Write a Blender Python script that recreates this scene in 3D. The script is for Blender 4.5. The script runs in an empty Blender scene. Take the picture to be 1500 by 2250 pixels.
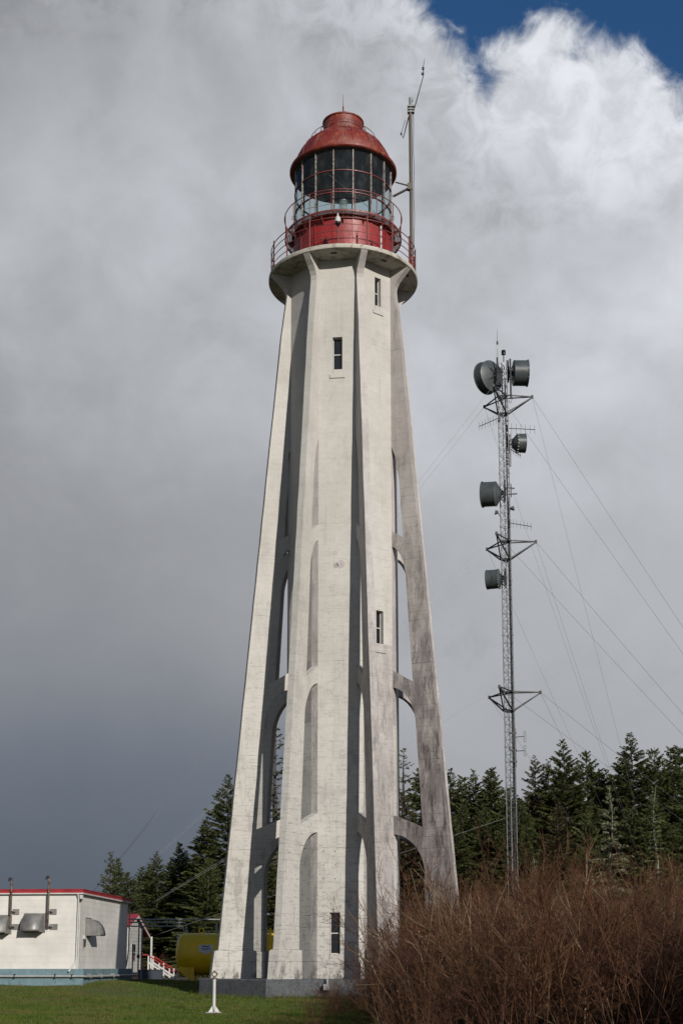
import bpy, math, random
import numpy as np
from mathutils import Vector, Matrix

# ------------------------------------------------------------------ camera, world, sun, exposure
S = bpy.context.scene
COL = S.collection
R = math.radians
PI = math.pi

cam = bpy.data.objects.new('camera', bpy.data.cameras.new('camera'))
COL.objects.link(cam)
cam.location = (0, 0, 0.35)
cam.rotation_euler = (R(90 + 9.95), 0, 0)
cam.data.sensor_fit = 'VERTICAL'
cam.data.sensor_height = 36.0
cam.data.sensor_width = 24.0
cam.data.lens = 3055.0 / 2250 * 36
cam.data.shift_y = (1589.07 - 1125) / 2250      # rising front, as the upright verticals show
cam.data.clip_end = 6000
S.camera = cam

SUN_AZ, SUN_EL = 155.0, 20.0                      # compass from +Y towards +X
sd = Vector((math.sin(R(SUN_AZ)) * math.cos(R(SUN_EL)), math.cos(R(SUN_AZ)) * math.cos(R(SUN_EL)), math.sin(R(SUN_EL))))
sun = bpy.data.objects.new('sun', bpy.data.lights.new('sun', 'SUN'))
COL.objects.link(sun)
sun.data.energy = 4.6
sun.data.angle = R(0.55)
sun.data.color = (1.0, 0.945, 0.865)
sun.rotation_euler = sd.to_track_quat('Z', 'Y').to_euler()
sun.location = (20, -40, 40)

S.view_settings.view_transform = 'Standard'
S.view_settings.look = 'None'
S.view_settings.exposure = 0.0
S.view_settings.gamma = 1.0
S.view_settings.use_curve_mapping = False


class NT:
    """small helper for node trees"""
    def __init__(self, tree):
        self.t = tree; self.n = tree.nodes; self.l = tree.links
    def new(self, typ, **kw):
        x = self.n.new(typ)
        for k, v in kw.items(): setattr(x, k, v)
        return x
    def put(self, sock, v):
        if hasattr(v, 'is_output') or isinstance(v, bpy.types.NodeSocket): self.l.new(v, sock)
        elif isinstance(v, (tuple, list)) and len(v) == 3 and sock.type == 'RGBA': sock.default_value = (*v, 1)
        else: sock.default_value = v
    def m(self, op, a, b=0.0, c=None, clamp=False):
        x = self.new('ShaderNodeMath', operation=op, use_clamp=clamp)
        self.put(x.inputs[0], a); self.put(x.inputs[1], b)
        if c is not None: self.put(x.inputs[2], c)
        return x.outputs[0]
    def vm(self, op, a, b=(0, 0, 0)):
        x = self.new('ShaderNodeVectorMath', operation=op)
        self.put(x.inputs[0], a)
        if op == 'SCALE': self.put(x.inputs[3], b)
        else: self.put(x.inputs[1], b)
        return x.outputs['Value'] if op in ('DISTANCE', 'LENGTH', 'DOT_PRODUCT') else x.outputs[0]
    def noise(self, vec, scale, detail=4.0, rough=0.55, dist=0.0):
        x = self.new('ShaderNodeTexNoise')
        self.put(x.inputs['Vector'], vec); self.put(x.inputs['Scale'], scale)
        x.inputs['Detail'].default_value = detail; x.inputs['Roughness'].default_value = rough
        x.inputs['Distortion'].default_value = dist
        return x.outputs['Fac']
    def ramp(self, f, lo, hi, a=0.0, b=1.0, smooth=True):
        x = self.new('ShaderNodeMapRange')
        x.interpolation_type = 'SMOOTHSTEP' if smooth else 'LINEAR'
        self.put(x.inputs[0], f)
        for i, v in zip((1, 2, 3, 4), (lo, hi, a, b)): self.put(x.inputs[i], v)
        return x.outputs[0]
    def mix(self, f, a, b, mode='MIX'):
        x = self.new('ShaderNodeMix', data_type='RGBA', blend_type=mode)
        self.put(x.inputs[0], f); self.put(x.inputs[6], a); self.put(x.inputs[7], b)
        return x.outputs[2]
    def mapping(self, vec, scale):
        x = self.new('ShaderNodeMapping')
        self.put(x.inputs[0], vec); x.inputs['Scale'].default_value = scale
        return x.outputs[0]


def direction(az, el):
    return (math.sin(R(az)) * math.cos(R(el)), math.cos(R(az)) * math.cos(R(el)), math.sin(R(el)))


W = bpy.data.worlds.new('World')
S.world = W
W.use_nodes = True
W.cycles.sampling_method = 'MANUAL'
W.cycles.sample_map_resolution = 256
w = NT(W.node_tree)
for n in list(w.n): w.n.remove(n)
tc = w.new('ShaderNodeTexCoord')
d = w.vm('NORMALIZE', tc.outputs['Generated'])
sky = w.new('ShaderNodeTexSky', sky_type='NISHITA', sun_disc=False)
sky.sun_elevation = R(SUN_EL); sky.sun_rotation = R(SUN_AZ)
sky.air_density = 1.0; sky.dust_density = 0.3; sky.ozone_density = 2.5
blue = w.mix(1.0, sky.outputs[0], (0.30, 0.55, 0.76), 'MULTIPLY')
# clouds: billowing tops as soft heaps in direction space, broken up by noise
nb = w.noise(d, 15.0, 8, 0.58, 0.3)
nf = w.noise(d, 42.0, 7, 0.62, 0.5)
sxyz = w.new('ShaderNodeSeparateXYZ'); w.put(sxyz.inputs[0], d)
cover = w.m('MULTIPLY', w.m('SUBTRACT', 0.50, sxyz.outputs[2]), 12.0)
HEAPS = [((-0.1422, 0.9134, 0.3814), 0.322), ((-0.0015, 0.8596, 0.5109), 0.116), ((0.0596, 0.8259, 0.5606), 0.037), ((0.1088, 0.8110, 0.5748), 0.025), ((0.1327, 0.8025, 0.5817), 0.025), ((0.1276, 0.8229, 0.5537), 0.045),
         ((0.1589, 0.8146, 0.5578), 0.030), ((0.1816, 0.8069, 0.5621), 0.025), ((0.2027, 0.8162, 0.5411), 0.031), ((0.1760, 0.8227, 0.5405), 0.050), ((0.2235, 0.8364, 0.5004), 0.056), ((0.1215, 0.8532, 0.5072), 0.074), ((0.1741, 0.9202, 0.3507), 0.225)]
for c, r in HEAPS:
    lob = w.m('SUBTRACT', 1.0, w.m('DIVIDE', w.vm('DISTANCE', d, c), r))
    lob = w.m('MULTIPLY', lob, r / 0.024)
    cover = w.m('SMOOTH_MAX', cover, lob, 0.15)
edge = w.m('ADD', cover, w.m('ADD', w.m('MULTIPLY', w.m('SUBTRACT', nb, 0.5), 2.1), w.m('MULTIPLY', w.m('SUBTRACT', nf, 0.5), 1.5)))
mask = w.ramp(edge, -0.15, 0.75)
# how bright the cloud mass is, from its thick grey base to the sunlit heaps
TONE = [((-0.1985, 0.7905, 0.5794), 0.33), ((-0.0977, 0.8196, 0.5645), 0.53), ((-0.2064, 0.8397, 0.5023), 0.44), ((-0.1469, 0.8955, 0.4201), 0.43), ((-0.0264, 0.8063, 0.5909), 0.47), ((0.0031, 0.8581, 0.5134), 0.57),
        ((0.1334, 0.8223, 0.5532), 0.64), ((0.1987, 0.8280, 0.5244), 0.66), ((0.0641, 0.8578, 0.5099), 0.50), ((0.1965, 0.8988, 0.3918), 0.60), ((0.0853, 0.9071, 0.4121), 0.51), ((-0.0586, 0.8711, 0.4876), 0.49),
        ((-0.2008, 0.9403, 0.2747), 0.335), ((-0.0876, 0.9606, 0.2638), 0.37), ((-0.2202, 0.9542, 0.2027), 0.27), ((-0.2139, 0.9697, 0.1179), 0.165), ((-0.1361, 0.9804, 0.1421), 0.215), ((-0.2072, 0.9753, 0.0769), 0.110), ((-0.1198, 0.9889, 0.0877), 0.125), ((0.1771, 0.9640, 0.1982), 0.42), ((0.0815, 0.9728, 0.2167), 0.43),
        ((0.2311, 0.9339, 0.2728), 0.50), ((-0.1753, 0.9842, 0.0235), 0.10), ((-0.0325, 0.9979, 0.0560), 0.20), ((0.1757, 0.9837, 0.0393), 0.34)]
num = w.m('ADD', 0.0006 * 0.34, 0.0); den = w.m('ADD', 0.0006, 0.0)
for c, v in TONE:
    q = w.m('DIVIDE', w.vm('DISTANCE', d, c), 0.085)
    g_ = w.m('EXPONENT', w.m('MULTIPLY', w.m('MULTIPLY', q, q), -1.0))
    num = w.m('ADD', num, w.m('MULTIPLY', g_, v)); den = w.m('ADD', den, g_)
tone = w.m('DIVIDE', num, den)
nl = w.noise(d, 6.5, 6, 0.5, 0.3)
high = w.ramp(sxyz.outputs[2], 0.20, 0.45, 0.25, 1.0)
swing = w.m('ADD', w.ramp(nl, 0.30, 0.72, -0.13, 0.13), w.ramp(nb, 0.30, 0.72, -0.09, 0.09))
tone = w.m('MULTIPLY', tone, w.m('ADD', 1.0, w.m('MULTIPLY', swing, high)))
rim = w.ramp(edge, 2.4, 0.4, 0.0, 0.08)
puff = w.m('MULTIPLY', w.ramp(edge, 4.0, 0.6), w.ramp(nf, 0.35, 0.68, -0.10, 0.10))
tone = w.m('ADD', tone, puff)
tone = w.m('ADD', tone, rim)
cool = w.mix(w.ramp(tone, 0.10, 0.33), (0.79, 0.95, 1.22), (0.955, 0.985, 1.05))
ccol = w.vm('SCALE', cool, w.m('MULTIPLY', tone, 10.0))
skycol = w.mix(mask, blue, ccol)

bg = w.new('ShaderNodeBackground')
bg.inputs['Strength'].default_value = 0.1
w.l.new(skycol, bg.inputs['Color'])
wo = w.new('ShaderNodeOutputWorld')
w.l.new(bg.outputs[0], wo.inputs[0])

# ------------------------------------------------------------------ mesh and object helpers
rnd = random.Random(7)


class MB:
    def __init__(self): self.v = []; self.f = []
    def add(self, vs, fs):
        o = len(self.v)
        self.v += [tuple(p) for p in vs]
        self.f += [tuple(i + o for i in f) for f in fs]
        return self
    def box(self, x0, x1, y0, y1, z0, z1, M=None):
        vs = [Vector((x, y, z)) for z in (z0, z1) for x, y in ((x0, y0), (x1, y0), (x1, y1), (x0, y1))]
        if M is not None: vs = [M @ p for p in vs]
        return self.add(vs, [(3, 2, 1, 0), (4, 5, 6, 7), (0, 1, 5, 4), (1, 2, 6, 5), (2, 3, 7, 6), (3, 0, 4, 7)])
    def tube(self, pts, r, n=8, cap=True):
        pts = [Vector(p) for p in pts]; k = len(pts)
        rs = r if isinstance(r, (list, tuple)) else [r] * k
        vs = []; u = None
        for i, p in enumerate(pts):
            t = (pts[min(i + 1, k - 1)] - pts[max(i - 1, 0)]).normalized()
            if u is None:
                u = t.orthogonal().normalized()
            else:
                u = (u - t * u.dot(t)).normalized()
            b = t.cross(u)
            vs += [p + (u * math.cos(2 * PI * j / n) + b * math.sin(2 * PI * j / n)) * rs[i] for j in range(n)]
        fs = [(i * n + j, i * n + (j + 1) % n, (i + 1) * n + (j + 1) % n, (i + 1) * n + j) for i in range(k - 1) for j in range(n)]
        if cap: fs += [tuple(range(n - 1, -1, -1)), tuple((k - 1) * n + j for j in range(n))]
        return self.add(vs, fs)
    def bar(self, a, b, wd, ht):
        """rectangular bar from a to b"""
        a = Vector(a); b = Vector(b); t = (b - a).normalized()
        up = Vector((0, 0, 1)) if abs(t.z) < 0.95 else Vector((0, 1, 0))
        s = t.cross(up).normalized(); q = s.cross(t)
        vs = [p + s * (i * wd / 2) + q * (j * ht / 2) for p in (a, b) for i, j in ((-1, -1), (1, -1), (1, 1), (-1, 1))]
        return self.add(vs, [(3, 2, 1, 0), (4, 5, 6, 7), (0, 1, 5, 4), (1, 2, 6, 5), (2, 3, 7, 6), (3, 0, 4, 7)])
    def lathe(self, prof, n=48, a0=0.0, a1=2 * PI, M=None):
        full = abs(a1 - a0 - 2 * PI) < 1e-6
        k = n if full else n + 1
        vs = []
        for r, z in prof:
            for j in range(k):
                a = a0 + (a1 - a0) * j / n
                p = Vector((r * math.sin(a), -r * math.cos(a), z))
                vs.append(M @ p if M is not None else p)
        fs = []
        for i in range(len(prof) - 1):
            for j in range(n):
                j2 = (j + 1) % k
                fs.append((i * k + j, i * k + j2, (i + 1) * k + j2, (i + 1) * k + j))
        return self.add(vs, fs)
    def ring(self, rad, r, z, n=64, m=6, M=None):
        vs = []; fs = []
        for j in range(n):
            a = 2 * PI * j / n
            for i in range(m):
                b = 2 * PI * i / m
                q = rad + r * math.cos(b)
                p = Vector((q * math.sin(a), -q * math.cos(a), z + r * math.sin(b)))
                vs.append(M @ p if M is not None else p)
        for j in range(n):
            for i in range(m):
                fs.append((j * m + i, ((j + 1) % n) * m + i, ((j + 1) % n) * m + (i + 1) % m, j * m + (i + 1) % m))
        return self.add(vs, fs)
    def prism(self, poly, t0, t1, F):
        """polygon of (a, b) pairs swept from t0 to t1; F(a, b, t) gives the point"""
        n = len(poly)
        vs = [F(a, b, t0) for a, b in poly] + [F(a, b, t1) for a, b in poly]
        return self.add(vs, [tuple(range(n - 1, -1, -1)), tuple(range(n, 2 * n))] + [(i, (i + 1) % n, n + (i + 1) % n, n + i) for i in range(n)])
    def mesh(self, name, mat=None, smooth=None):
        me = bpy.data.meshes.new(name)
        me.from_pydata(self.v, [], self.f)
        import bmesh
        bm = bmesh.new(); bm.from_mesh(me); bmesh.ops.recalc_face_normals(bm, faces=bm.faces); bm.to_mesh(me); bm.free()
        if mat: me.materials.append(mat)
        if smooth is not None:
            me.polygons.foreach_set('use_smooth', [True] * len(me.polygons))
            me.set_sharp_from_angle(angle=R(smooth))
        me.update()
        return me
    def build(self, name, mat, parent=None, smooth=None):
        return link(name, self.mesh(name, mat, smooth), parent)


def link(name, data, parent=None):
    o = bpy.data.objects.new(name, data)
    COL.objects.link(o)
    if parent is not None: o.parent = parent
    return o


def tag(o, label, cat, group=None):
    o['label'] = label; o['category'] = cat
    if group: o['group'] = group
    return o


def thing(name, label, cat, loc=(0, 0, 0), rz=0.0, group=None):
    o = bpy.data.objects.new(name, None)
    COL.objects.link(o)
    o.empty_display_size = 0.3
    o.location = loc; o.rotation_euler = (0, 0, rz)
    return tag(o, label, cat, group)


def copy_tree(o, parent=None):
    c = o.copy(); COL.objects.link(c); c.parent = parent
    for ch in list(o.children): copy_tree(ch, c)
    return c


def raw_mesh(name, verts, faces, mat, counts=3):
    """numpy arrays straight into a mesh; faces (n, counts)"""
    me = bpy.data.meshes.new(name)
    me.vertices.add(len(verts)); me.vertices.foreach_set('co', np.ascontiguousarray(verts, dtype=np.float32).ravel())
    nf = len(faces)
    me.loops.add(nf * counts); me.loops.foreach_set('vertex_index', np.ascontiguousarray(faces, dtype=np.int32).ravel())
    me.polygons.add(nf); me.polygons.foreach_set('loop_start', np.arange(nf, dtype=np.int32) * counts)
    me.update(calc_edges=True)
    if mat: me.materials.append(mat)
    return me


# ------------------------------------------------------------------ materials
def material(name):
    m = bpy.data.materials.new(name); m.use_nodes = True
    t = NT(m.node_tree)
    b = t.n.get('Principled BSDF')
    return m, t, b


KA = 0.76                                                # overall reflectance of the weathered paint and plants


def kc(c): return tuple(x * KA for x in c)


def pm(name, col, rough=0.6, metal=0.0, var=0.18, scale=6.0, bump=0.0, bscale=60.0, stain=None, streak=0.0, spec=0.5):
    """plain weathered material: colour varied by noise, optional stains and vertical streaks"""
    col = kc(col)
    m, t, b = material(name)
    g = t.new('ShaderNodeNewGeometry'); P = g.outputs['Position']
    f = t.noise(P, scale, 5, 0.6)
    c = t.mix(t.ramp(f, 0.3, 0.7), tuple(x * (1 - var) for x in col), tuple(min(1, x * (1 + var)) for x in col))
    if stain:
        scol, amt, ssc = kc(stain[0]), stain[1], stain[2]
        sf = t.ramp(t.noise(P, ssc, 8, 0.7), 0.62 - amt * 0.25, 0.72 - amt * 0.1)
        c = t.mix(sf, c, scol)
    if streak:
        q = t.noise(t.mapping(P, (9, 9, 0.5)), 1.0, 5, 0.65)
        c = t.mix(t.ramp(q, 0.48, 0.75, 0, streak), c, tuple(x * 0.35 for x in col))
    t.put(b.inputs['Base Color'], c)
    t.put(b.inputs['Roughness'], t.ramp(f, 0.2, 0.8, max(0.02, rough - 0.12), min(1, rough + 0.12)))
    b.inputs['Metallic'].default_value = metal
    b.inputs['Specular IOR Level'].default_value = spec
    if bump:
        bp = t.new('ShaderNodeBump'); bp.inputs['Strength'].default_value = bump; bp.inputs['Distance'].default_value = 0.02
        t.put(bp.inputs['Height'], t.noise(P, bscale, 6, 0.6)); t.l.new(bp.outputs[0], b.inputs['Normal'])
    return m


def concrete(name, light, dark, board=1.0, grime=0.0, moss=0.0):
    """whitewashed board-marked concrete: cream paint, plank joints, streaks, worn patches; grime tints it mauve"""
    light, dark = kc(light), kc(dark)
    m, t, b = material(name)
    g = t.new('ShaderNodeNewGeometry'); P = g.outputs['Position']
    sx = t.new('ShaderNodeSeparateXYZ'); t.put(sx.inputs[0], P); z = sx.outputs[2]
    big = t.noise(P, 0.35, 4, 0.6)
    mid = t.noise(P, 2.2, 6, 0.65)
    fine = t.noise(P, 16.0, 6, 0.7)
    c = t.mix(t.ramp(big, 0.35, 0.65), light, tuple(x * y for x, y in zip(light, (0.90, 0.89, 0.875))))
    c = t.mix(t.ramp(mid, 0.42, 0.72, 0, 0.45), c, tuple(x * 0.78 for x in light))
    # plank joints
    wob = t.m('MULTIPLY', t.noise(P, 1.1, 2, 0.5), 0.05)
    zz = t.m('ADD', t.m('DIVIDE', z, 0.27), t.m('ADD', wob, t.m('MULTIPLY', t.m('SINE', t.m('MULTIPLY', z, 5.3)), 0.22)))
    row = t.m('FLOOR', zz)
    wn = t.new('ShaderNodeTexWhiteNoise', noise_dimensions='1D'); t.put(wn.inputs['W'], row)
    fr = t.m('FRACT', zz)
    jw = t.ramp(t.m('ABSOLUTE', t.m('SUBTRACT', fr, 0.5)), 0.440, 0.490)
    brk = t.ramp(t.noise(t.mapping(P, (2.6, 2.6, 5.0)), 1.0, 6, 0.75), 0.40 - 0.12 * (board > 1.1), 0.64 - 0.12 * (board > 1.1))
    low = t.ramp(z, 2.0, 20.0, 1.0, 0.16, False)
    aged = t.ramp(z, 0.0, 16.0, 1.15, 0.25, False)
    line = t.m('MULTIPLY', t.m('MULTIPLY', jw, brk), t.m('MULTIPLY', t.m('POWER', wn.outputs[0], 1.8 if board < 1.1 else 0.9), low))
    c = t.mix(t.ramp(wn.outputs[0], 0, 1, 0, 0.10 * board), c, tuple(x * 0.7 for x in light))
    c = t.mix(t.m('MULTIPLY', line, 0.95 * board, clamp=True), c, dark)
    # run-off streaks
    st = t.noise(t.mapping(P, (7.0, 7.0, 0.33)), 1.0, 6, 0.7)
    stf = t.m('MULTIPLY', t.ramp(st, 0.50, 0.80), t.ramp(big, 0.35, 0.6, 0.25, 0.75))
    c = t.mix(t.m('MULTIPLY', stf, 0.65), c, tuple(x * 0.5 for x in light))
    blot = t.m('MULTIPLY', t.ramp(big, 0.38, 0.60, 0.35, 1.25), t.m('MULTIPLY', t.ramp(t.noise(t.mapping(P, (2.0, 2.0, 1.1)), 1.0, 10, 0.8), 0.50, 0.60), aged))
    c = t.mix(t.m('MULTIPLY', blot, 0.45), c, tuple(x * 0.42 for x in light))
    scuf = t.ramp(t.noise(t.mapping(P, (3.5, 3.5, 16.0)), 1.0, 7, 0.75), 0.53, 0.62)
    c = t.mix(t.m('MULTIPLY', t.m('MULTIPLY', scuf, aged), 0.55), c, tuple(x * 0.38 for x in light))
    drip = t.ramp(t.noise(t.mapping(P, (11.0, 11.0, 0.9)), 1.0, 7, 0.75), 0.55, 0.66)
    c = t.mix(t.m('MULTIPLY', t.m('MULTIPLY', drip, aged), 0.40), c, tuple(x * 0.40 for x in light))
    # small pits and scabs
    pit = t.ramp(t.noise(P, 9.0, 8, 0.78), 0.66, 0.72)
    c = t.mix(t.m('MULTIPLY', pit, 0.65), c, dark)
    if grime:
        gn = t.m('ADD', t.noise(t.mapping(P, (2.6, 2.6, 0.8)), 1.0, 8, 0.72), t.m('MULTIPLY', t.ramp(z, 19.0, 1.0, -0.20, 0.10, False), 1.0))
        gf = t.ramp(gn, 0.30, 0.60, 0, grime)
        c = t.mix(gf, c, (0.150, 0.132, 0.130))
        g2 = t.ramp(t.noise(t.mapping(P, (5.5, 5.5, 1.2)), 1.0, 8, 0.78), 0.47, 0.64, 0, grime)
        g2 = t.m('MULTIPLY', g2, t.ramp(z, 17.0, 5.0, 0.1, 1.0))
        c = t.mix(g2, c, (0.055, 0.046, 0.047))
    if moss:
        mf = t.ramp(t.noise(P, 2.6, 9, 0.75), 0.50 - 0.1 * moss, 0.66)
        c = t.mix(t.m('MULTIPLY', mf, 0.85), c, (0.10, 0.095, 0.065))
        m2 = t.ramp(t.noise(t.vm('ADD', P, (7, 3, 5)), 5.0, 9, 0.75), 0.56, 0.66)
        c = t.mix(t.m('MULTIPLY', m2, 0.8), c, (0.045, 0.042, 0.035))
    # damp black growth where the paint has gone just above the plinth
    dp = t.m('MULTIPLY', t.ramp(z, 0.75, 0.0), t.ramp(t.noise(t.mapping(P, (4, 4, 1.6)), 1.0, 8, 0.75), 0.50, 0.62))
    c = t.mix(t.m('MULTIPLY', dp, 0.8), c, (0.06, 0.058, 0.045))
    t.put(b.inputs['Base Color'], c)
    b.inputs['Roughness'].default_value = 0.88
    b.inputs['Specular IOR Level'].default_value = 0.25
    h = t.m('SUBTRACT', t.m('ADD', t.m('MULTIPLY', fine, 0.25), t.m('MULTIPLY', mid, 0.5)), t.m('ADD', t.m('MULTIPLY', line, 0.6), t.m('MULTIPLY', pit, 0.5)))
    h = t.m('ADD', h, t.m('MULTIPLY', wn.outputs[0], 0.25 * board))
    bp = t.new('ShaderNodeBump'); bp.inputs['Strength'].default_value = 0.55; bp.inputs['Distance'].default_value = 0.03
    t.put(bp.inputs['Height'], h); t.l.new(bp.outputs[0], b.inputs['Normal'])
    return m


def red_paint(name, col, fade, rust, amt):
    col, fade, rust = [tuple(x * 0.88 for x in q) for q in (col, fade, rust)]
    m, t, b = material(name)
    g = t.new('ShaderNodeNewGeometry'); P = g.outputs['Position']
    c = t.mix(t.ramp(t.noise(P, 1.6, 5, 0.6), 0.35, 0.65), col, tuple(x * 0.72 for x in col))
    q = t.noise(t.mapping(P, (5, 5, 1.1)), 1.0, 7, 0.7)
    c = t.mix(t.ramp(q, 0.50, 0.70, 0, amt), c, fade)
    c = t.mix(t.ramp(t.noise(P, 4.5, 9, 0.75), 0.54, 0.61, 0, amt), c, rust)
    c = t.mix(t.ramp(t.noise(t.mapping(P, (14, 14, 2.0)), 1.0, 7, 0.75), 0.58, 0.68, 0, amt * 0.9), c, (0.055, 0.022, 0.020))
    t.put(b.inputs['Base Color'], c)
    t.put(b.inputs['Roughness'], t.ramp(q, 0.3, 0.8, 0.38, 0.8))
    bp = t.new('ShaderNodeBump'); bp.inputs['Strength'].default_value = 0.3; bp.inputs['Distance'].default_value = 0.015
    t.put(bp.inputs['Height'], t.noise(P, 12, 7, 0.7)); t.l.new(bp.outputs[0], b.inputs['Normal'])
    return m


def glass(name, tint=(0.80, 0.90, 0.91), clear=0.85, rough=0.02, haze=0.0):
    m, t, b = material(name)
    t.n.remove(b)
    tr = t.new('ShaderNodeBsdfTransparent')
    gl = t.new('ShaderNodeBsdfGlossy'); gl.inputs['Roughness'].default_value = rough
    di = t.new('ShaderNodeBsdfDiffuse'); di.inputs['Color'].default_value = (0.35, 0.38, 0.38, 1)
    g = t.new('ShaderNodeNewGeometry')
    dirt = t.ramp(t.noise(t.mapping(g.outputs['Position'], (3, 3, 1.2)), 1.0, 6, 0.7), 0.45, 0.80, 0.03, 0.12)
    t.put(tr.inputs['Color'], tint)
    a = t.new('ShaderNodeMixShader'); t.put(a.inputs[0], t.m('ADD', dirt, haze)); t.l.new(tr.outputs[0], a.inputs[1]); t.l.new(di.outputs[0], a.inputs[2])
    fr = t.new('ShaderNodeFresnel'); t.put(fr.inputs['IOR'], t.ramp(g.outputs['Backfacing'], 0.0, 1.0, 1.5, 0.6667, False))
    mx = t.new('ShaderNodeMixShader'); t.put(mx.inputs[0], t.m('MULTIPLY', fr.outputs[0], 0.5)); t.l.new(a.outputs[0], mx.inputs[1]); t.l.new(gl.outputs[0], mx.inputs[2])
    t.l.new(mx.outputs[0], t.n.get('Material Output').inputs[0])
    return m


WHITE = (0.620, 0.598, 0.560)
DARK = (0.10, 0.09, 0.08)
M = {}
M['concrete'] = concrete('whitewashed_concrete', WHITE, DARK, 1.0, 0.0)
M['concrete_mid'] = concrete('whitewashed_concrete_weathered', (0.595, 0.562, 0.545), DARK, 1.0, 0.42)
M['concrete_grimy'] = concrete('whitewashed_concrete_grimy', (0.50, 0.468, 0.445), (0.05, 0.044, 0.044), 1.2, 0.95)
M['concrete_moss'] = concrete('mossy_gallery_concrete', (0.66, 0.63, 0.54), DARK, 0.3, 0.0, 0.7)
M['concrete_rim'] = concrete('stained_gallery_rim', (0.62, 0.59, 0.52), (0.09, 0.07, 0.05), 0.2, 0.0, 0.06)
M['plinth'] = pm('dark_rendered_plinth', (0.085, 0.092, 0.10), 0.85, 0, 0.35, 5, 0.8, 45, ((0.17, 0.175, 0.18), 0.7, 26), 0.4)
M['red_wall'] = red_paint('red_lantern_wall_paint', (0.275, 0.014, 0.016), (0.19, 0.05, 0.045), (0.20, 0.055, 0.03), 0.4)
M['red_dome'] = red_paint('red_dome_paint', (0.200, 0.028, 0.018), (0.20, 0.105, 0.085), (0.30, 0.085, 0.028), 1.0)
M['red_iron'] = red_paint('red_ironwork_paint', (0.17, 0.028, 0.024), (0.20, 0.09, 0.08), (0.09, 0.035, 0.02), 0.7)
M['frame'] = pm('pale_painted_glazing_bar', (0.36, 0.345, 0.31), 0.6, 0, 0.3, 20, 0, 60, ((0.17, 0.06, 0.045), 0.9, 12))
M['inner'] = pm('dark_dome_lining', (0.060, 0.070, 0.078), 0.7, 0, 0.3, 3)
M['glass'] = glass('lantern_glass')
M['winglass'] = pm('dark_window_glass', (0.010, 0.012, 0.016), 0.08, 0, 0.3, 4, spec=0.6)
M['winframe'] = pm('white_window_frame', (0.55, 0.54, 0.50), 0.55, 0, 0.15, 10)
M['lens'] = glass('lamp_glass', (0.9, 0.93, 0.93), 0.9, 0.05, 0.30)
M['galv'] = pm('galvanised_steel', (0.22, 0.225, 0.23), 0.5, 0.55, 0.25, 8)
M['galv_bright'] = pm('bright_galvanised_steel', (0.42, 0.42, 0.42), 0.42, 0.6, 0.2, 8)
M['darksteel'] = pm('dark_steel', (0.022, 0.024, 0.028), 0.6, 0.0, 0.3, 8)
M['dish'] = pm('grey_green_dish_paint', (0.070, 0.083, 0.086), 0.42, 0.0, 0.18, 2.0, 0, 60, None, 0.25)
M['dish_dark'] = pm('dark_dish_radome', (0.020, 0.024, 0.029), 0.6, 0, 0.2, 3)
M['pole'] = pm('weathered_steel_pole', (0.115, 0.095, 0.078), 0.6, 0.2, 0.25, 9, 0, 60, None, 0.4)
M['cable'] = pm('black_cable', (0.02, 0.02, 0.022), 0.6)
M['mast'] = pm('dull_mast_steel', (0.085, 0.088, 0.095), 0.5, 0.3, 0.25, 8)
M['wire'] = pm('guy_wire_steel', (0.24, 0.245, 0.25), 0.5, 0.4)
M['white_paint'] = pm('white_paint', (0.58, 0.575, 0.55), 0.5, 0, 0.06, 3, 0.1, 80, None, 0.12)
M['bwall'] = pm('white_building_siding', (0.70, 0.68, 0.64), 0.75, 0, 0.09, 1.2, 0.15, 30, None, 0.10)
M['bblue'] = pm('blue_painted_foundation', (0.16, 0.25, 0.285), 0.8, 0, 0.14, 2.5, 0.4, 40, ((0.10, 0.15, 0.15), 0.4, 4), 0.25)
M['redtrim'] = pm('red_roof_trim', (0.34, 0.018, 0.026), 0.5, 0, 0.16, 3)
M['hood'] = pm('dull_zinc_hood', (0.25, 0.245, 0.235), 0.55, 0.35, 0.18, 3, 0.1, 30, None, 0.4)
M['rusty'] = pm('rusty_exhaust_pipe', (0.21, 0.17, 0.13), 0.7, 0.2, 0.3, 8, 0, 60, ((0.10, 0.045, 0.025), 0.9, 6), 0.4)
M['pipe'] = pm('grey_pipe', (0.30, 0.305, 0.30), 0.5, 0.0, 0.2, 6)
M['yellow'] = pm('yellow_tank_paint', (0.85, 0.56, 0.010), 0.45, 0, 0.07, 2.0, 0, 60, None, 0.12)
M['sign'] = pm('white_sign', (0.62, 0.66, 0.70), 0.5, 0, 0.04, 3)
M['ink'] = pm('sign_ink', (0.012, 0.016, 0.03), 0.5)
M['black'] = pm('black_plastic', (0.012, 0.012, 0.013), 0.25)
M['timber'] = pm('weathered_timber', (0.10, 0.075, 0.055), 0.85, 0, 0.3, 10, 0.5, 50)
M['darkbase'] = pm('dark_base_colour', (0.035, 0.045, 0.06), 0.8, 0, 0.2, 4)
M['bark'] = pm('spruce_bark', (0.075, 0.062, 0.050), 0.9, 0, 0.35, 5, 0.6, 30)
M['lichen'] = pm('lichen_bark', (0.20, 0.20, 0.15), 0.95, 0, 0.4, 4, 0.6, 30)


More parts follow.
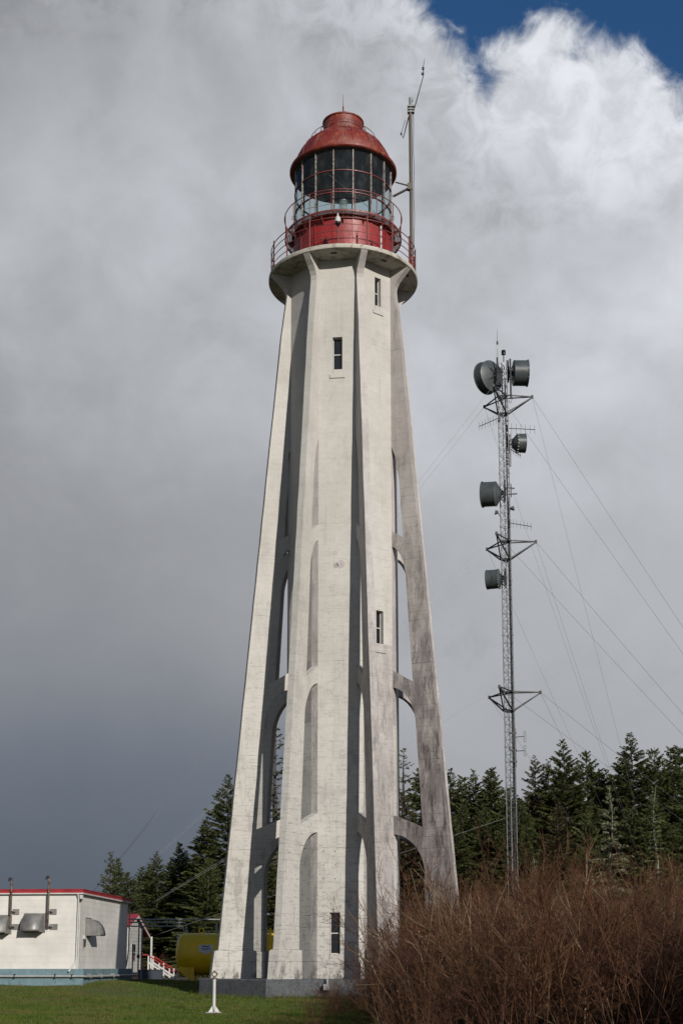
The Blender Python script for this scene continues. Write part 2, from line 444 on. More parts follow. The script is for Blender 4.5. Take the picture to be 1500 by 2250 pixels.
def foliage(name, a, b_, sss=0.0, patch=None):
    a, b_ = [tuple(x * 0.9 for x in q) for q in (a, b_)]
    m, t, b = material(name)
    g = t.new('ShaderNodeNewGeometry'); P = g.outputs['Position']
    rp = g.outputs['Random Per Island']
    ob = t.new('ShaderNodeObjectInfo').outputs['Random']
    f = t.m('ADD', t.m('MULTIPLY', rp, 0.36), t.m('MULTIPLY', t.noise(P, 0.9, 4, 0.65), 0.85))
    c = t.mix(t.ramp(f, 0.25, 0.95), a, b_)
    c = t.mix(t.m('MULTIPLY', ob, 0.35), c, tuple(x * y for x, y in zip(a, (1.5, 1.05, 0.7))))
    if patch:
        c = t.mix(t.ramp(t.noise(P, 0.55, 5, 0.65), 0.47, 0.62, 0, 0.75), c, patch[0])
        c = t.mix(t.ramp(t.noise(t.vm('ADD', P, (31, 7, 0)), 1.3, 5, 0.7), 0.52, 0.66, 0, 0.7), c, patch[1])
    t.put(b.inputs['Base Color'], c)
    b.inputs['Roughness'].default_value = 0.7
    b.inputs['Specular IOR Level'].default_value = 0.3
    if sss:
        tr = t.new('ShaderNodeBsdfTranslucent'); t.put(tr.inputs['Color'], c)
        mx = t.new('ShaderNodeMixShader'); mx.inputs[0].default_value = sss
        t.l.new(b.outputs[0], mx.inputs[1]); t.l.new(tr.outputs[0], mx.inputs[2])
        t.l.new(mx.outputs[0], t.n.get('Material Output').inputs[0])
    return m


M['needles'] = foliage('spruce_needles', (0.034, 0.052, 0.017), (0.190, 0.215, 0.070), 0.25)
M['needles_old'] = foliage('dry_spruce_needles', (0.058, 0.053, 0.024), (0.150, 0.128, 0.060), 0.15)
M['lichen_needles'] = foliage('lichen_hung_twigs', (0.085, 0.095, 0.050), (0.30, 0.31, 0.19), 0.15)
M['twig'] = foliage('bare_twigs', (0.022, 0.010, 0.007), (0.190, 0.086, 0.034), 0.0, ((0.062, 0.022, 0.014), (0.125, 0.064, 0.032)))
M['stalk'] = foliage('pale_stalks', (0.10, 0.065, 0.038), (0.30, 0.215, 0.135))
M['brush'] = foliage('reddish_brush', (0.045, 0.019, 0.015), (0.130, 0.054, 0.034))
M['grass'] = foliage('grass_blades', (0.045, 0.085, 0.008), (0.120, 0.160, 0.022), 0.25, ((0.120, 0.105, 0.030), (0.032, 0.064, 0.008)))
M['deadleaf'] = foliage('withered_leaves', (0.16, 0.14, 0.07), (0.42, 0.40, 0.28), 0.2)


def ground_material():
    m, t, b = material('lawn_and_soil')
    g = t.new('ShaderNodeNewGeometry'); P = g.outputs['Position']
    f1 = t.noise(P, 0.35, 5, 0.6); f2 = t.noise(P, 3.0, 6, 0.7); f3 = t.noise(P, 40.0, 5, 0.7)
    c = t.mix(t.ramp(f1, 0.35, 0.65), (0.055, 0.078, 0.014), (0.105, 0.105, 0.030))
    c = t.mix(t.ramp(f2, 0.5, 0.75, 0, 0.6), c, (0.085, 0.072, 0.026))
    c = t.mix(t.ramp(f3, 0.4, 0.7, 0, 0.6), c, (0.022, 0.030, 0.008))
    sx = t.new('ShaderNodeSeparateXYZ'); t.put(sx.inputs[0], P)
    e = t.m('ADD', t.m('SUBTRACT', sx.outputs[0], 0.8), t.m('MULTIPLY', t.m('SUBTRACT', t.noise(P, 0.6, 4, 0.6), 0.5), 4.0))
    soil = t.mix(f2, (0.030, 0.022, 0.014), (0.065, 0.048, 0.028))
    c = t.mix(t.ramp(e, 0.0, 1.6), c, soil)
    c = t.mix(t.ramp(sx.outputs[1], 64, 74), c, soil)
    t.put(b.inputs['Base Color'], c); b.inputs['Roughness'].default_value = 0.95
    bp = t.new('ShaderNodeBump'); bp.inputs['Strength'].default_value = 0.7; bp.inputs['Distance'].default_value = 0.05
    t.put(bp.inputs['Height'], t.m('ADD', f3, f2)); t.l.new(bp.outputs[0], b.inputs['Normal'])
    return m


# ------------------------------------------------------------------ ground
def gz(x, y):
    """height of the ground"""
    base = -1.23 + 0.016 * min(max(y, -5.0), 60.0)
    near = math.exp(-((x + 6) / 14.0) ** 2 - ((y - 50) / 22.0) ** 2)
    b = 0.05 * math.sin(x * 0.45 + 1.0) * math.sin(y * 0.33 + 0.5) + 0.03 * math.sin(x * 1.1 + y * 0.7)
    mound = 0.24 * math.exp(-((x + 11.0) / 5.5) ** 2 - ((y - 53.5) / 6.5) ** 2)
    return base + b * near + mound


def make_ground():
    xs = [-1500, -600, -200, -80, -45] + [i * 0.75 for i in range(-40, 41)] + [45, 80, 200, 600, 1500]
    ys = [-300, -60, -5] + [i * 0.75 for i in range(0, 108)] + [90, 110, 150, 300, 800, 2500]
    v = [(x, y, gz(x, y)) for y in ys for x in xs]
    n = len(xs)
    f = [(j * n + i, j * n + i + 1, (j + 1) * n + i + 1, (j + 1) * n + i) for j in range(len(ys) - 1) for i in range(n - 1)]
    me = bpy.data.meshes.new('ground'); me.from_pydata(v, [], f); me.materials.append(ground_material())
    me.polygons.foreach_set('use_smooth', [True] * len(me.polygons))
    o = link('ground', me); o['kind'] = 'structure'; o['label'] = 'sloping mown lawn and bare soil under the thicket'


make_ground()

# ------------------------------------------------------------------ lighthouse
TX, TY = 0.06, 45.0
AZ = [-74.0 + 45.0 * k for k in range(8)]         # buttresses, measured from the camera side towards +X


def pol(r, az, z, off=0.0):
    a = R(az)
    return Vector((r * math.sin(a) + off * math.cos(a), -r * math.cos(a) + off * math.sin(a), z))


def make_lighthouse():
    L = thing('lighthouse', 'tall white concrete lighthouse with flying buttresses and red domed lantern', 'lighthouse', (TX, TY, 0))
    rv = 1.93
    # plinth
    b = MB()
    pr = [4.62, 4.62, 4.58]
    vs = []
    for r, z in ((4.66, -0.95), (4.62, -0.03), (4.585, 0.0)):
        vs += [pol(r, a, z) for a in AZ]
    fs = [(i * 8 + k, i * 8 + (k + 1) % 8, (i + 1) * 8 + (k + 1) % 8, (i + 1) * 8 + k) for i in range(2) for k in range(8)]
    fs += [tuple(range(7, -1, -1)), tuple(range(16, 24))]
    b.add(vs, fs).build('plinth', M['plinth'], L)['label'] = 'dark grey rendered octagonal plinth under the tower'
    # shaft with window openings cut as real recesses
    wins = {1: [(0.01, 19.80, 20.94, 0.16), (-0.058, 0.75, 2.01, 0.16)], 2: [(0.067, 22.25, 23.27, 0.132), (0.085, 10.61, 11.70, 0.147)]}
    ap = rv * math.cos(R(22.5)); cf = 0.115                                               # half width of the chamfer under each buttress
    hw = rv * math.sin(R(22.5)) - cf / math.cos(R(22.5))
    b = MB()
    ztop = 23.72
    for k in range(8):
        nz = AZ[k] + 22.5                               # face normal
        def F(tv, z, dp=0.0, nz=nz): return pol(ap - dp, nz, z, tv)
        ws = sorted(wins.get(k, []), key=lambda q: q[1])
        zc = 0.0
        def quad(t0, t1, z0, z1):
            b.add([F(t0, z0), F(t1, z0), F(t1, z1), F(t0, z1)], [(0, 1, 2, 3)])
        for (tc_, z0, z1, h) in ws:
            quad(-hw, hw, zc, z0)
            quad(-hw, tc_ - h, z0, z1); quad(tc_ + h, hw, z0, z1)
            dp = 0.20
            for (p, q) in (((tc_ - h, z0), (tc_ - h, z1)), ((tc_ - h, z1), (tc_ + h, z1)), ((tc_ + h, z1), (tc_ + h, z0)), ((tc_ + h, z0), (tc_ - h, z0))):
                b.add([F(*p), F(*q), F(*q, dp), F(*p, dp)], [(0, 1, 2, 3)])
            zc = z1
            # window
            wn = MB()
            fw = 0.024
            def P3(tv, z, dp_): return F(tv, z, dp_)
            def fbar(t0, t1, a0, a1, d0, d1, mb):
                vs_ = [P3(tv, z, dd) for dd in (d0, d1) for tv, z in ((t0, a0), (t1, a0), (t1, a1), (t0, a1))]
                mb.add(vs_, [(0, 1, 2, 3), (7, 6, 5, 4), (0, 4, 5, 1), (1, 5, 6, 2), (2, 6, 7, 3), (3, 7, 4, 0)])
            zm = z0 + (z1 - z0) * 0.50
            fb = MB()
            for a in ((tc_ - h, tc_ - h + fw, z0, z1), (tc_ + h - fw, tc_ + h, z0, z1), (tc_ - h + fw, tc_ + h - fw, z0, z0 + fw), (tc_ - h + fw, tc_ + h - fw, z1 - fw, z1), (tc_ - h + fw, tc_ + h - fw, zm - 0.017, zm + 0.017)):
                fbar(*a, 0.135, 0.198, fb)
            wo_ = fb.build('window', M['winframe'], L)
            wo_['label'] = 'narrow two-pane window with white frame set in the shaft'
            for (a0, a1) in ((z0 + fw, zm - 0.017), (zm + 0.017, z1 - fw)):
                g_ = MB(); fbar(tc_ - h + fw, tc_ + h - fw, a0, a1, 0.165, 0.175, g_); g_.build('pane', M['winglass'], wo_)
            s_ = MB(); fbar(tc_ - h - 0.09, tc_ + h + 0.09, z0 - 0.30, z0 - 0.17, -0.035, 0.02, s_); fbar(tc_ - h + 0.004, tc_ + h - 0.004, z0 - 0.17, z0 - 0.003, -0.012, 0.02, s_)
            s_.build('window_sill', M['concrete'] if k == 1 else M['concrete_mid'], wo_)
        # upper part split in lifts
        zs = list(np.arange(zc, ztop, 2.0)) + [ztop]
        for z0, z1 in zip(zs[:-1], zs[1:]): quad(-hw, hw, z0, z1)
        A0 = pol(ap, nz, 0, hw); B0 = pol(ap, nz + 45, 0, -hw)
        zs = list(np.arange(0, ztop, 2.0)) + [ztop]
        for z0, z1 in zip(zs[:-1], zs[1:]):
            b.add([Vector((A0.x, A0.y, z0)), Vector((B0.x, B0.y, z0)), Vector((B0.x, B0.y, z1)), Vector((A0.x, A0.y, z1))], [(0, 1, 2, 3)])
    sh = b.build('shaft', M['concrete'], L)
    # the faces on the side away from the weather are greyer
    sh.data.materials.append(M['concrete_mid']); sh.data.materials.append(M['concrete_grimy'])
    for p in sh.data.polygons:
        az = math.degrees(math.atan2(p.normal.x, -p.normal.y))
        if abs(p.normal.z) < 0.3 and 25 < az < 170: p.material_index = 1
    # buttresses
    w_ = 0.115
    def ro(z): return 4.15 - 0.0905 * z
    def ri(z): return min(2.95, 3.2 - 0.064 * z)
    STR = [(5.13, 4.60, 4.50, 3.15), (9.85, 9.24, 9.24, 7.75), (14.54, 14.11, 13.97, 12.45)]
    for k, az in enumerate(AZ):
        mt = M['concrete_grimy'] if k == 3 else (M['concrete_mid'] if k in (2, 4, 5) else M['concrete'])
        rr = random.Random(40 + k)
        def F(a, z, t, az=az): return pol(a, az, z, t)
        b = MB()
        zs = [0.0] + [0.86 + i * 0.7 for i in range(23)] + [17.05, 17.62]
        zs = sorted(set([round(z, 3) for z in zs if z <= 17.8]))
        zs += [18.6 + 0.7 * i for i in range(6)]
        prof = []
        for z in zs:
            inner = ri(z) if z <= 17.0 else 1.60
            if abs(z - 17.05) < 0.01: inner = 2.03
            if abs(z - 17.62) < 0.06: inner = 1.80
            prof.append((inner, ro(z), z))
        # flare that carries the gallery
        zb = 22.3
        prof = [q for q in prof if q[2] < zb - 0.2]
        for (o_, z_) in ((2.11, 22.3), (2.05, 22.7), (2.02, 22.98), (2.05, 23.13), (2.12, 23.27), (2.25, 23.42), (2.39, 23.55), (2.49, 23.65), (2.548, 23.712)):
            prof.append((1.60, o_, z_))
        vs = []
        for (a, o, z) in prof:
            j = [rr.uniform(-0.006, 0.006) for _ in range(3)]
            vs += [F(a, z, -w_), F(o + j[0], z, -w_ + j[1]), F(o + j[0], z, w_ + j[2]), F(a, z, w_)]
        n = len(prof)
        fs = [(i * 4 + j, i * 4 + (j + 1) % 4, (i + 1) * 4 + (j + 1) % 4, (i + 1) * 4 + j) for i in range(n - 1) for j in range(4)]
        fs += [(3, 2, 1, 0), tuple(4 * (n - 1) + j for j in range(4))]
        bt = b.add(vs, fs).build('buttress', mt, L)
        if k == 3: bt['label'] = 'grey and mauve stained buttress rising out of the thicket'
        # footing block
        b = MB()
        q = w_ + 0.05
        vs = []
        for (a, o, z, e) in ((2.86, 4.30, 0.0, q), (2.86, 4.20, 0.82, q), (2.89, 4.13, 0.865, q - 0.035)):
            vs += [F(a, z, -e), F(o, z, -e), F(o, z, e), F(a, z, e)]
        fs = [(i * 4 + j, i * 4 + (j + 1) % 4, (i + 1) * 4 + (j + 1) % 4, (i + 1) * 4 + j) for i in range(2) for j in range(4)] + [(3, 2, 1, 0), (8, 9, 10, 11)]
        b.add(vs, fs).build('footing', mt, bt)
        # quarter arch struts
        for (ti, to, bi, sp) in STR:
            ra = 1.80; rb = ri((to + sp) / 2) + 0.10
            poly = [(ra, ti), (rb, to)]
            rs = ri(sp) + 0.012
            poly.append((rs + 0.08, sp - 0.02))
            ns = 9
            for i in range(ns + 1):
                s = i / ns * PI / 2
                poly.append((rs - (rs - ra) * (1 - math.cos(s)), sp + (bi - sp) * math.sin(s)))
            MB().prism(poly, -(w_ - 0.004), w_ - 0.004, F).build('strut', mt, bt)
    # gallery slab
    prof = [(1.60, 23.705), (2.53, 23.712), (2.57, 23.722), (2.585, 23.745), (2.585, 23.845), (2.57, 23.866), (1.60, 23.872)]
    sl = MB().lathe(prof, 96).build('gallery_slab', M['concrete_moss'], L, 35)
    sl['label'] = 'round concrete gallery slab with mossy underside'
    # fascia is cleaner
    sl.data.materials.append(M['concrete_rim'])
    for p in sl.data.polygons:
        if abs(p.normal.z) < 0.75: p.material_index = 1
    # formwork tie holes low on the front
    nz = AZ[1] + 22.5
    for i in range(8):
        for tv in (-0.42, -0.06, 0.40):
            if i < 5 and tv > -0.2 and tv < 0.2: continue
            p = pol(ap + 0.003, nz, 0.95 + 0.42 * i, tv)
            MB().lathe([(0.0, 0.0), (0.017, 0.0), (0.019, -0.01)], 8, M=Matrix.Translation(p) @ Matrix.Rotation(R(nz), 4, 'Z') @ Matrix.Rotation(R(90), 4, 'X')).build('tie_hole', M['darkbase'], L)
    # small scars on the underside
    for az, r in ((-8, 2.25), (38, 2.2), (72, 2.3)):
        MB().box(-0.10, 0.10, -0.035, 0.035, -0.012, 0.004, Matrix.Translation(pol(r, az, 23.70)) @ Matrix.Rotation(R(az), 4, 'Z')).build('drain_outlet', M['darkbase'], L)
    # spalled patch on the front face
    for (tv, z, r, c) in ((-0.03, 13.10, 0.085, M['concrete_grimy']), (0.12, 13.13, 0.13, M['concrete_mid']), (-0.06, 13.52, 0.07, M['concrete_mid'])):
        b = MB(); n = 14; rr = random.Random(int(z * 100))
        nz = AZ[1] + 22.5
        ring = [(tv + r * math.cos(2 * PI * i / n) * rr.uniform(0.8, 1.1), z + r * 1.1 * math.sin(2 * PI * i / n) * rr.uniform(0.8, 1.1)) for i in range(n)]
        vs = [pol(ap + 0.006, nz, zz, tt) for tt, zz in ring] + [pol(ap - 0.01, nz, zz, tt) for tt, zz in ring]
        b.add(vs, [tuple(range(n))] + [(i, (i + 1) % n, n + (i + 1) % n, n + i) for i in range(n)]).build('patch', c, L)

    # gallery railing
    for k in range(16):
        az = -4.0 + 22.5 * k
        b = MB().tube([pol(2.505, az, 23.86), pol(2.505, az, 24.86)], 0.024, 8)
        b.lathe([(0.0, 24.95), (0.025, 24.93), (0.032, 24.90), (0.02, 24.86), (0.0, 24.855)], 8, M=Matrix.Translation(pol(2.505, az, 0)))
        b.lathe([(0.05, 23.87), (0.05, 23.885), (0.03, 23.90)], 8, M=Matrix.Translation(pol(2.505, az, 0)))
        b.build('railing_post', M['red_iron'], L, 40)
    for z in (24.10, 24.35, 24.60, 24.83):
        MB().ring(2.505, 0.013 if z < 24.8 else 0.016, z, 96, 6).build('rail', M['red_iron'], L, 60)
    MB().tube([pol(2.44, 31, 23.87), pol(2.44, 31, 24.74)], 0.030, 8).build('white_stub_pipe', M['white_paint'], L, 40)

    # lantern wall of sixteen red plates
    for k in range(16):
        a0 = R(22.5 * k - 11.25 + 0.35); a1 = R(22.5 * k + 11.25 - 0.35)
        rr = 1.72 + (0.008 if k % 2 else 0.0)
        b = MB()
        n = 4
        vs = []
        for (r_, z_) in ((rr, 23.86), (rr, 25.36), (rr - 0.03, 25.36), (rr - 0.03, 23.86)):
            vs += [Vector((r_ * math.sin(a0 + (a1 - a0) * j / n), -r_ * math.cos(a0 + (a1 - a0) * j / n), z_)) for j in range(n + 1)]
        fs = [(i * (n + 1) + j, i * (n + 1) + j + 1, ((i + 1) % 4) * (n + 1) + j + 1, ((i + 1) % 4) * (n + 1) + j) for i in range(4) for j in range(n)]
        fs += [(0, n + 1, 2 * (n + 1), 3 * (n + 1)), (n, 2 * n + 1, 3 * n + 2, 4 * n + 3)]
        b.add(vs, fs).build('lantern_wall_plate', M['red_wall'], L, 30)
        # seam strap
        a = 22.5 * k + 11.25
        MB().box(-0.022, 0.022, -0.014, 0.006, 23.87, 25.35, Matrix.Translation(pol(1.73, a, 0)) @ Matrix.Rotation(R(a), 4, 'Z')).build('seam_strap', M['red_wall'], L)
    MB().lathe([(1.68, 23.86), (1.68, 25.38), (1.66, 25.38), (1.66, 23.86)], 48).build('wall_lining', M['inner'], L, 40)
    MB().lathe([(1.72, 25.361), (1.79, 25.365), (1.79, 25.43), (1.63, 25.43), (1.63, 25.361)], 96).build('sill_ring', M['red_iron'], L, 40)
    # walkway of iron grating round the glazing
    b = MB()
    for r_ in (1.81, 1.865, 1.92, 1.975):
        b.lathe([(r_ - 0.010, 25.378), (r_ + 0.010, 25.378), (r_ + 0.010, 25.383), (r_ - 0.010, 25.383), (r_ - 0.010, 25.378)], 96)
    for k in range(200):
        az = 1.8 * k
        Mx = Matrix.Translation(pol(1.90, az, 25.38)) @ Matrix.Rotation(R(az), 4, 'Z')
        b.box(-0.011, 0.011, -0.12, 0.11, -0.003, 0.004, Mx)
    b.build('walkway_grating', M['red_iron'], L)
    MB().lathe([(2.015, 25.34), (2.04, 25.34), (2.04, 25.41), (2.015, 25.41), (2.015, 25.34)], 96).build('walkway_edge', M['red_iron'], L, 40)
    for k in range(16):
        az = 22.5 * k
        def F(a, z, t, az=az): return pol(a, az, z, t)
        MB().prism([(1.74, 25.33), (2.0, 25.33), (2.0, 25.30), (1.74, 25.06)], -0.012, 0.012, F).build('walkway_bracket', M['red_iron'], L)
    # rail of the lantern walkway
    MB().ring(2.05, 0.017, 26.13, 96, 6).build('lantern_rail', M['red_iron'], L, 60)
    for k in range(16):
        az = 22.5 * k + 11.25
        MB().tube([pol(2.03, az, 25.36), pol(2.05, az, 26.13)], 0.015, 6).build('lantern_rail_post', M['red_iron'], L, 60)

    # glazing: sixteen bays, three tiers
    gr = 1.69; z0g, z1g = 25.43, 27.86
    tiers = [z0g, z0g + 0.81, z0g + 1.62, z1g]
    for k in range(16):
        az = 22.5 * k + 11.25
        Mx = Matrix.Translation(pol(gr, az, 0)) @ Matrix.Rotation(R(az), 4, 'Z')
        MB().box(-0.017, 0.017, -0.032, 0.026, z0g, z1g, Mx).build('glazing_bar', M['frame'], L)
        for i in range(3):
            a0 = R(22.5 * k + 11.25); a1 = R(22.5 * (k + 1) + 11.25)
            MB().lathe([(gr, tiers[i]), (gr, tiers[i + 1])], 4, a0, a1).build('pane', M['glass'], L, 60)
    for z in tiers[1:3]:
        MB().lathe([(gr - 0.03, z - 0.016), (gr + 0.027, z - 0.016), (gr + 0.027, z + 0.016), (gr - 0.03, z + 0.016), (gr - 0.03, z - 0.016)], 96).build('glazing_ring', M['red_iron'], L, 40)
    for k in (3, 4, 12, 13, 5, 11):
        az = 22.5 * k - 33.75 + 11.25
        for z in (26.25, 25.75):
            b = MB().tube([pol(1.72, az, z + 0.06), pol(1.79, az, z + 0.06), pol(1.79, az, z - 0.06), pol(1.72, az, z - 0.06)], 0.009, 5)
            b.build('grab_handle', M['galv'], L, 60)
    # interior: tie rods, lamp
    rr = random.Random(5)
    for k in range(6):
        a = 60 * k + 15
        MB().tube([pol(1.62, a, 27.8), pol(1.62, a + 150, 26.3)], 0.010, 5).build('tie_rod', M['galv'], L, 60)
    lamp = MB().lathe([(0.0, 26.90), (0.14, 26.90), (0.165, 26.88), (0.165, 26.85), (0.15, 26.84)], 20).build('beacon_lamp', M['galv'], L, 40)
    lamp['label'] = 'small glass beacon lamp on a pedestal inside the lantern'
    MB().lathe([(0.15, 26.84), (0.15, 26.20)], 20).build('lamp_glass', M['lens'], lamp, 60)
    MB().lathe([(0.0, 26.20), (0.16, 26.20), (0.16, 26.14), (0.10, 26.12), (0.12, 25.0), (0.3, 24.9), (0.3, 23.9), (0, 23.9)], 20).build('lamp_pedestal', M['galv'], lamp, 40)
    MB().lathe([(0.0, 26.72), (0.06, 26.70), (0.08, 26.56), (0.06, 26.40), (0.04, 26.20)], 12).build('lamp_bulb', M['white_paint'], lamp, 60)
    MB().lathe([(0.0, 25.02), (1.66, 25.02), (1.66, 25.0), (0, 25.0)], 48).build('lantern_floor', M['inner'], L)
    # dome
    dome = [(1.74, 27.86), (1.855, 27.865), (1.885, 27.90), (1.885, 27.955), (1.85, 27.985), (1.76, 28.02), (1.685, 28.08)]
    for i in range(1, 13):
        s = i / 12
        a = s * R(55)
        dome.append((1.685 * math.cos(a) ** 1.45, 28.08 + 1.50 * math.sin(a)))
    dome += [(0.715, 29.335), (0.69, 29.37)]
    dm = MB().lathe(dome, 96).build('dome', M['red_dome'], L, 40)
    dm['label'] = 'weathered red iron dome with patches of rust'
    MB().lathe([(r_ - 0.035, z_ - 0.02) for r_, z_ in dome[6:]] + [(0.0, 29.30)], 48).build('dome_lining', M['inner'], dm, 60)
    MB().lathe([(1.60, 27.85), (1.74, 27.85), (1.74, 27.90), (1.60, 27.90), (1.60, 27.85)], 96).build('head_ring', M['inner'], dm, 40)
    for k in range(16):
        az = 22.5 * k + 11.25
        pts = [pol((1.685 * math.cos(R(a)) ** 1.45) + 0.004, az, 28.08 + 1.50 * math.sin(R(a)) + 0.004) for a in range(2, 56, 5)]
        MB().tube(pts, 0.011, 5).build('dome_seam', M['red_dome'], dm, 60)
    vent = [(0.70, 29.34), (0.70, 29.82), (0.735, 29.83), (0.735, 29.875), (0.70, 29.885), (0.55, 29.97), (0.30, 30.03), (0.07, 30.05), (0.05, 30.09), (0.0, 30.09)]
    vt = MB().lathe(vent, 64).build('ventilator', M['red_dome'], dm, 40)
    vt['label'] = 'round rusted ventilator drum on top of the dome'
    MB().ring(0.80, 0.012, 29.55, 64, 6).build('ventilator_rail', M['red_iron'], L, 60)
    for k in range(8):
        az = 45 * k + 10
        MB().tube([pol(0.80, az, 29.55), pol(0.95, az, 29.17)], 0.010, 5).build('rail_stay', M['red_iron'], L, 60)
    MB().ring(1.15, 0.012, 29.20, 64, 6).build('dome_rail', M['red_iron'], L, 60)
    for k in range(8):
        az = 45 * k + 32
        MB().tube([pol(1.15, az, 29.20), pol(1.12, az, 28.98)], 0.010, 5).build('rail_stay', M['red_iron'], L, 60)
    f = MB().tube([(0, 0, 30.07), (0, 0, 30.55)], 0.024, 6).tube([(0, 0, 30.55), (0, 0, 31.02)], [0.012, 0.006], 6)
    fn = f.build('finial', M['red_iron'], L, 60)
    MB().tube([(-0.10, 0, 30.20), (0.02, 0, 30.32), (0.06, 0, 30.38)], [0.045, 0.02, 0.01], 6).build('vane', M['darksteel'], fn, 60)
    return L


LH = make_lighthouse()

# dome camera on the gallery railing
c0 = pol(2.58, -4, 24.62) + Vector((TX, TY, 0))
sc = thing('security_camera', 'white and black dome camera on the gallery railing post', 'camera', c0)
MB().lathe([(0.0, 0.30), (0.025, 0.29), (0.03, 0.22), (0.06, 0.19), (0.092, 0.13), (0.10, 0.05), (0.098, 0.0)], 20).build('housing', M['white_paint'], sc, 50)
MB().lathe([(0.098, 0.0), (0.095, -0.05), (0.07, -0.105), (0.03, -0.13), (0.0, -0.135)], 20).build('dome_window', M['black'], sc, 60)
MB().tube([(0, 0, 0.28), (0, 0, 0.32), (0, 0.08, 0.32), (0, 0.085, 0.15)], 0.014, 6).build('mounting_arm', M['white_paint'], sc, 60)

# antenna pole clamped beside the lantern
px, py = 2.42, 44.5
ap_ = thing('antenna_pole', 'tall brown steel antenna pole standing on the gallery beside the lantern', 'pole', (px, py, 23.87))
MB().tube([(0, 0, 0), (0, 0, 6.30)], 0.062, 12).build('mast_tube', M['pole'], ap_, 50)
MB().tube([(0, 0, 0.0), (0, 0, 0.62)], 0.10, 12).build('base_sleeve', M['red_iron'], ap_, 50)
MB().tube([(0.01, 0, 6.25), (0.01, 0, 6.68)], 0.055, 10).tube([(0.06, 0, 6.55), (0.06, 0, 6.66)], 0.035, 8).build('pole_head', M['galv'], ap_, 50)
b = MB()
for z in (6.12, 6.22, 6.34): b.box(-0.10, 0.14, -0.08, 0.08, z - 0.025, z + 0.025)
b.build('clamp', M['galv'], ap_)
MB().tube([(0.10, 0, 6.12), (0.23, 0, 6.60), (0.48, -0.05, 7.55)], [0.022, 0.020, 0.015], 7).build('whip_antenna', M['cable'], ap_, 50)
MB().tube([(0.48, -0.05, 7.55), (0.46, -0.05, 7.80), (0.52, -0.05, 8.18)], [0.016, 0.014, 0.006], 6).box(0.40, 0.47, -0.08, -0.02, 7.55, 7.62).box(0.42, 0.50, -0.08, -0.02, 7.76, 7.84).build('whip_tip', M['cable'], ap_, 50)
MB().tube([(-0.06, 0, 5.95), (-0.14, 0, 5.62), (-0.26, 0, 5.12)], [0.022, 0.02, 0.014], 6).tube([(-0.26, 0, 5.14), (-0.33, 0, 5.28), (-0.29, 0, 5.45), (-0.18, 0, 5.82)], 0.010, 5).box(-0.36, -0.30, -0.03, 0.03, 5.26, 5.33).build('lower_antenna', M['cable'], ap_, 50)
cb = [(0.10 + 0.012 * math.sin(i * 0.9), 0, 6.1 - i * 0.25) for i in range(25)]
MB().tube(cb, 0.010, 5).build('feed_cable', M['cable'], ap_, 60)
b = MB().bar((-0.06, 0, 3.30), (-0.52, 0.30, 3.62), 0.04, 0.04).bar((-0.06, 0, 3.22), (-0.62, 0.20, 3.02), 0.06, 0.06).box(-0.13, 0.05, -0.08, 0.08, 3.14, 3.38)
b.build('stand_off_bracket', M['pole'], ap_)
# conduit and switch box on the plinth
jb = thing('junction_box', 'small grey junction box with conduit fixed to the plinth front', 'junction box', (-0.431, 40.600, -0.357))
MB().box(-0.085, 0.085, -0.06, 0.06, 0.06, 0.22).build('box_body', M['galv_bright'], jb)
MB().tube([(0.03, 0, 0.20), (0.03, 0, 0.46), (0.02, 0.10, 0.50)], 0.020, 6).build('upper_conduit', M['white_paint'], jb, 50)
MB().tube([(-0.01, 0, 0.07), (-0.01, 0, -0.40)], 0.022, 6).build('lower_conduit', M['cable'], jb, 50)

